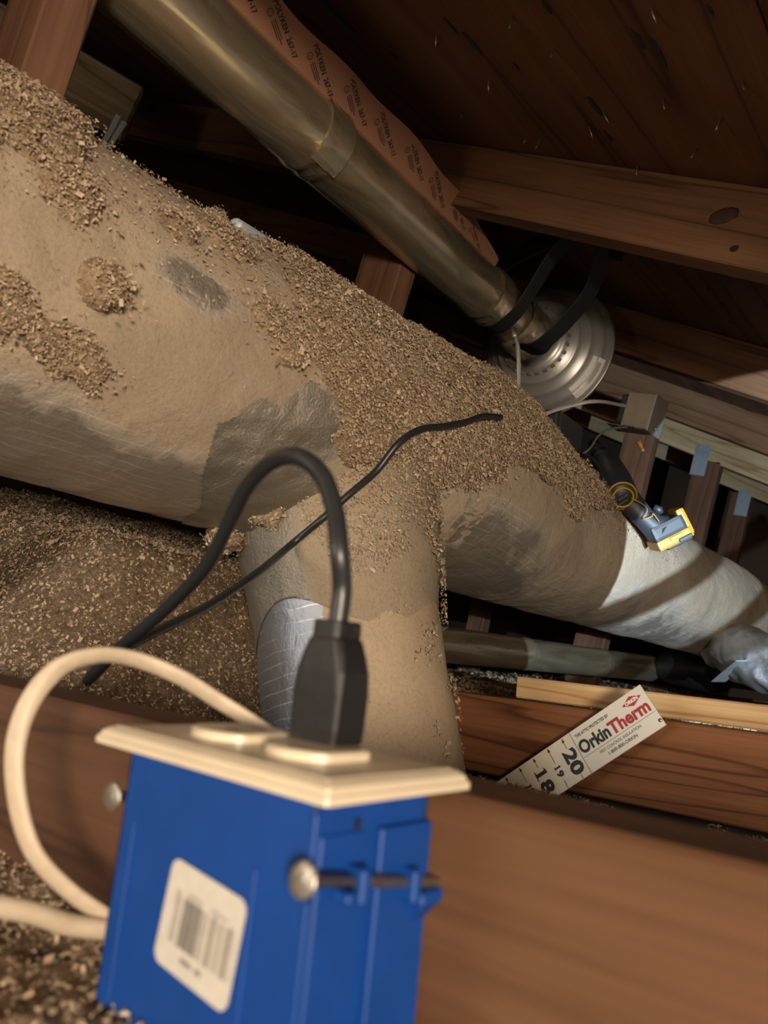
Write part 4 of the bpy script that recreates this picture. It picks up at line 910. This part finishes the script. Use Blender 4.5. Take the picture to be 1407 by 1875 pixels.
def surf_depth(u, v):
    """nearest depth along the pixel ray to the duct (trunk or branch), fluff included"""
    best = 9
    for d in np.linspace(.40, 1.6, 480):
        p = D(u, v, d)
        if p[1] > .06 and p[2] < float(ins_h(np.array(p[0]), np.array(p[1]))) + .008: best = d; break
        c, r = trunk(p[1]); a_ = math.atan2(p[2] - c[2], p[0] - c[0])
        h = float(heap_h(np.array(p[1]), np.array(a_), p)) + .008
        if math.hypot(p[0] - c[0], p[2] - c[2]) < r + h: best = d; break
        s = np.dot(p - B0, bax); 
        if 0 < s < .4 and np.linalg.norm(p - B0 - bax * s) < .112 + .014 * float(sst(.2, .08, s)): best = d; break
    return best
ptop = proj((pc[0], pc[1], .0505)); dtop = (CR @ (np.array([pc[0], pc[1], .0505]) - CP))[2]
raw = [(622, 1010, .275), (612, 930, .285), (588, 868, .295), (545, 836, .305), (497, 846, .32), (452, 893, .34), (418, 960, .36), (375, 1040, .385), (300, 1118, .42), (215, 1190, .455), (166, 1240, .475), (168, 1240, .50), (215, 1195, .52), (280, 1160, .56), (380, 1110, .63), (470, 1050, .70), (530, 1000, .75), (590, 950, .79), (640, 905, .82), (690, 862, .85), (730, 812, .88), (770, 786, .91), (815, 780, .94), (855, 772, .97), (885, 762, 1.0), (917, 764, 1.03)]
pts = [np.array([pc[0], pc[1], .049]), np.array([pc[0], pc[1], .062])]
for u, v, d in raw:
    if d > .49: d = min(d + .25 if d > .72 else d, surf_depth(u, v) - .006)
    pts.append(D(u, v, d))
tube('cord', spline(pts, 8), .0036, M_cordblack, CORD, 16)
# ------------------------------------------------------------------ white cables
def cable(lab, pts, a=.0040, b=.0022):
    t = thing('flat_cable', pts[0], lab, 'cable')
    Q = spline(pts, 10); tw = [CR[1] if False else None for _ in Q]
    Tq = np.gradient(Q, axis=0); tw = []
    for q in Tq:
        q = nrm(q); c = np.cross(q, nrm(CR[2] + .5 * np.array([0, 0, 1]))); tw.append(c)
    tube('cable_jacket', Q, a, M_nm, t, 18, ry=b, twist=tw)
    return t
cable('cream flat cable arching from behind the outlet plate into the box side', [D(560, 1400, .33), D(505, 1352, .333), D(446, 1312, .335), D(398, 1282, .335), D(330, 1240, .33), D(250, 1208, .325), D(180, 1200, .315), D(110, 1222, .305), D(55, 1285, .297), D(28, 1370, .292), D(33, 1470, .288), D(62, 1560, .287), D(120, 1625, .29), D(185, 1672, .295), D(235, 1700, .302)])
cable('thick white cable entering the blue box from the left edge', [D(-90, 1650, .262), D(-20, 1657, .268), D(60, 1672, .277), D(130, 1694, .286), D(200, 1702, .294), D(240, 1706, .300)], .0043, .0036)
# black scrap of wire on the insulation
sp_ = U(88, 1764, 2, -.086)
wb = tube('wire_scrap', [sp_ + np.array([-.006, -.002, .001]), sp_ + np.array([.005, .003, .002])], .0016, M_cordblack, None, 8)
tag(wb, 'short black wire scrap lying on the insulation at lower left', 'scrap')
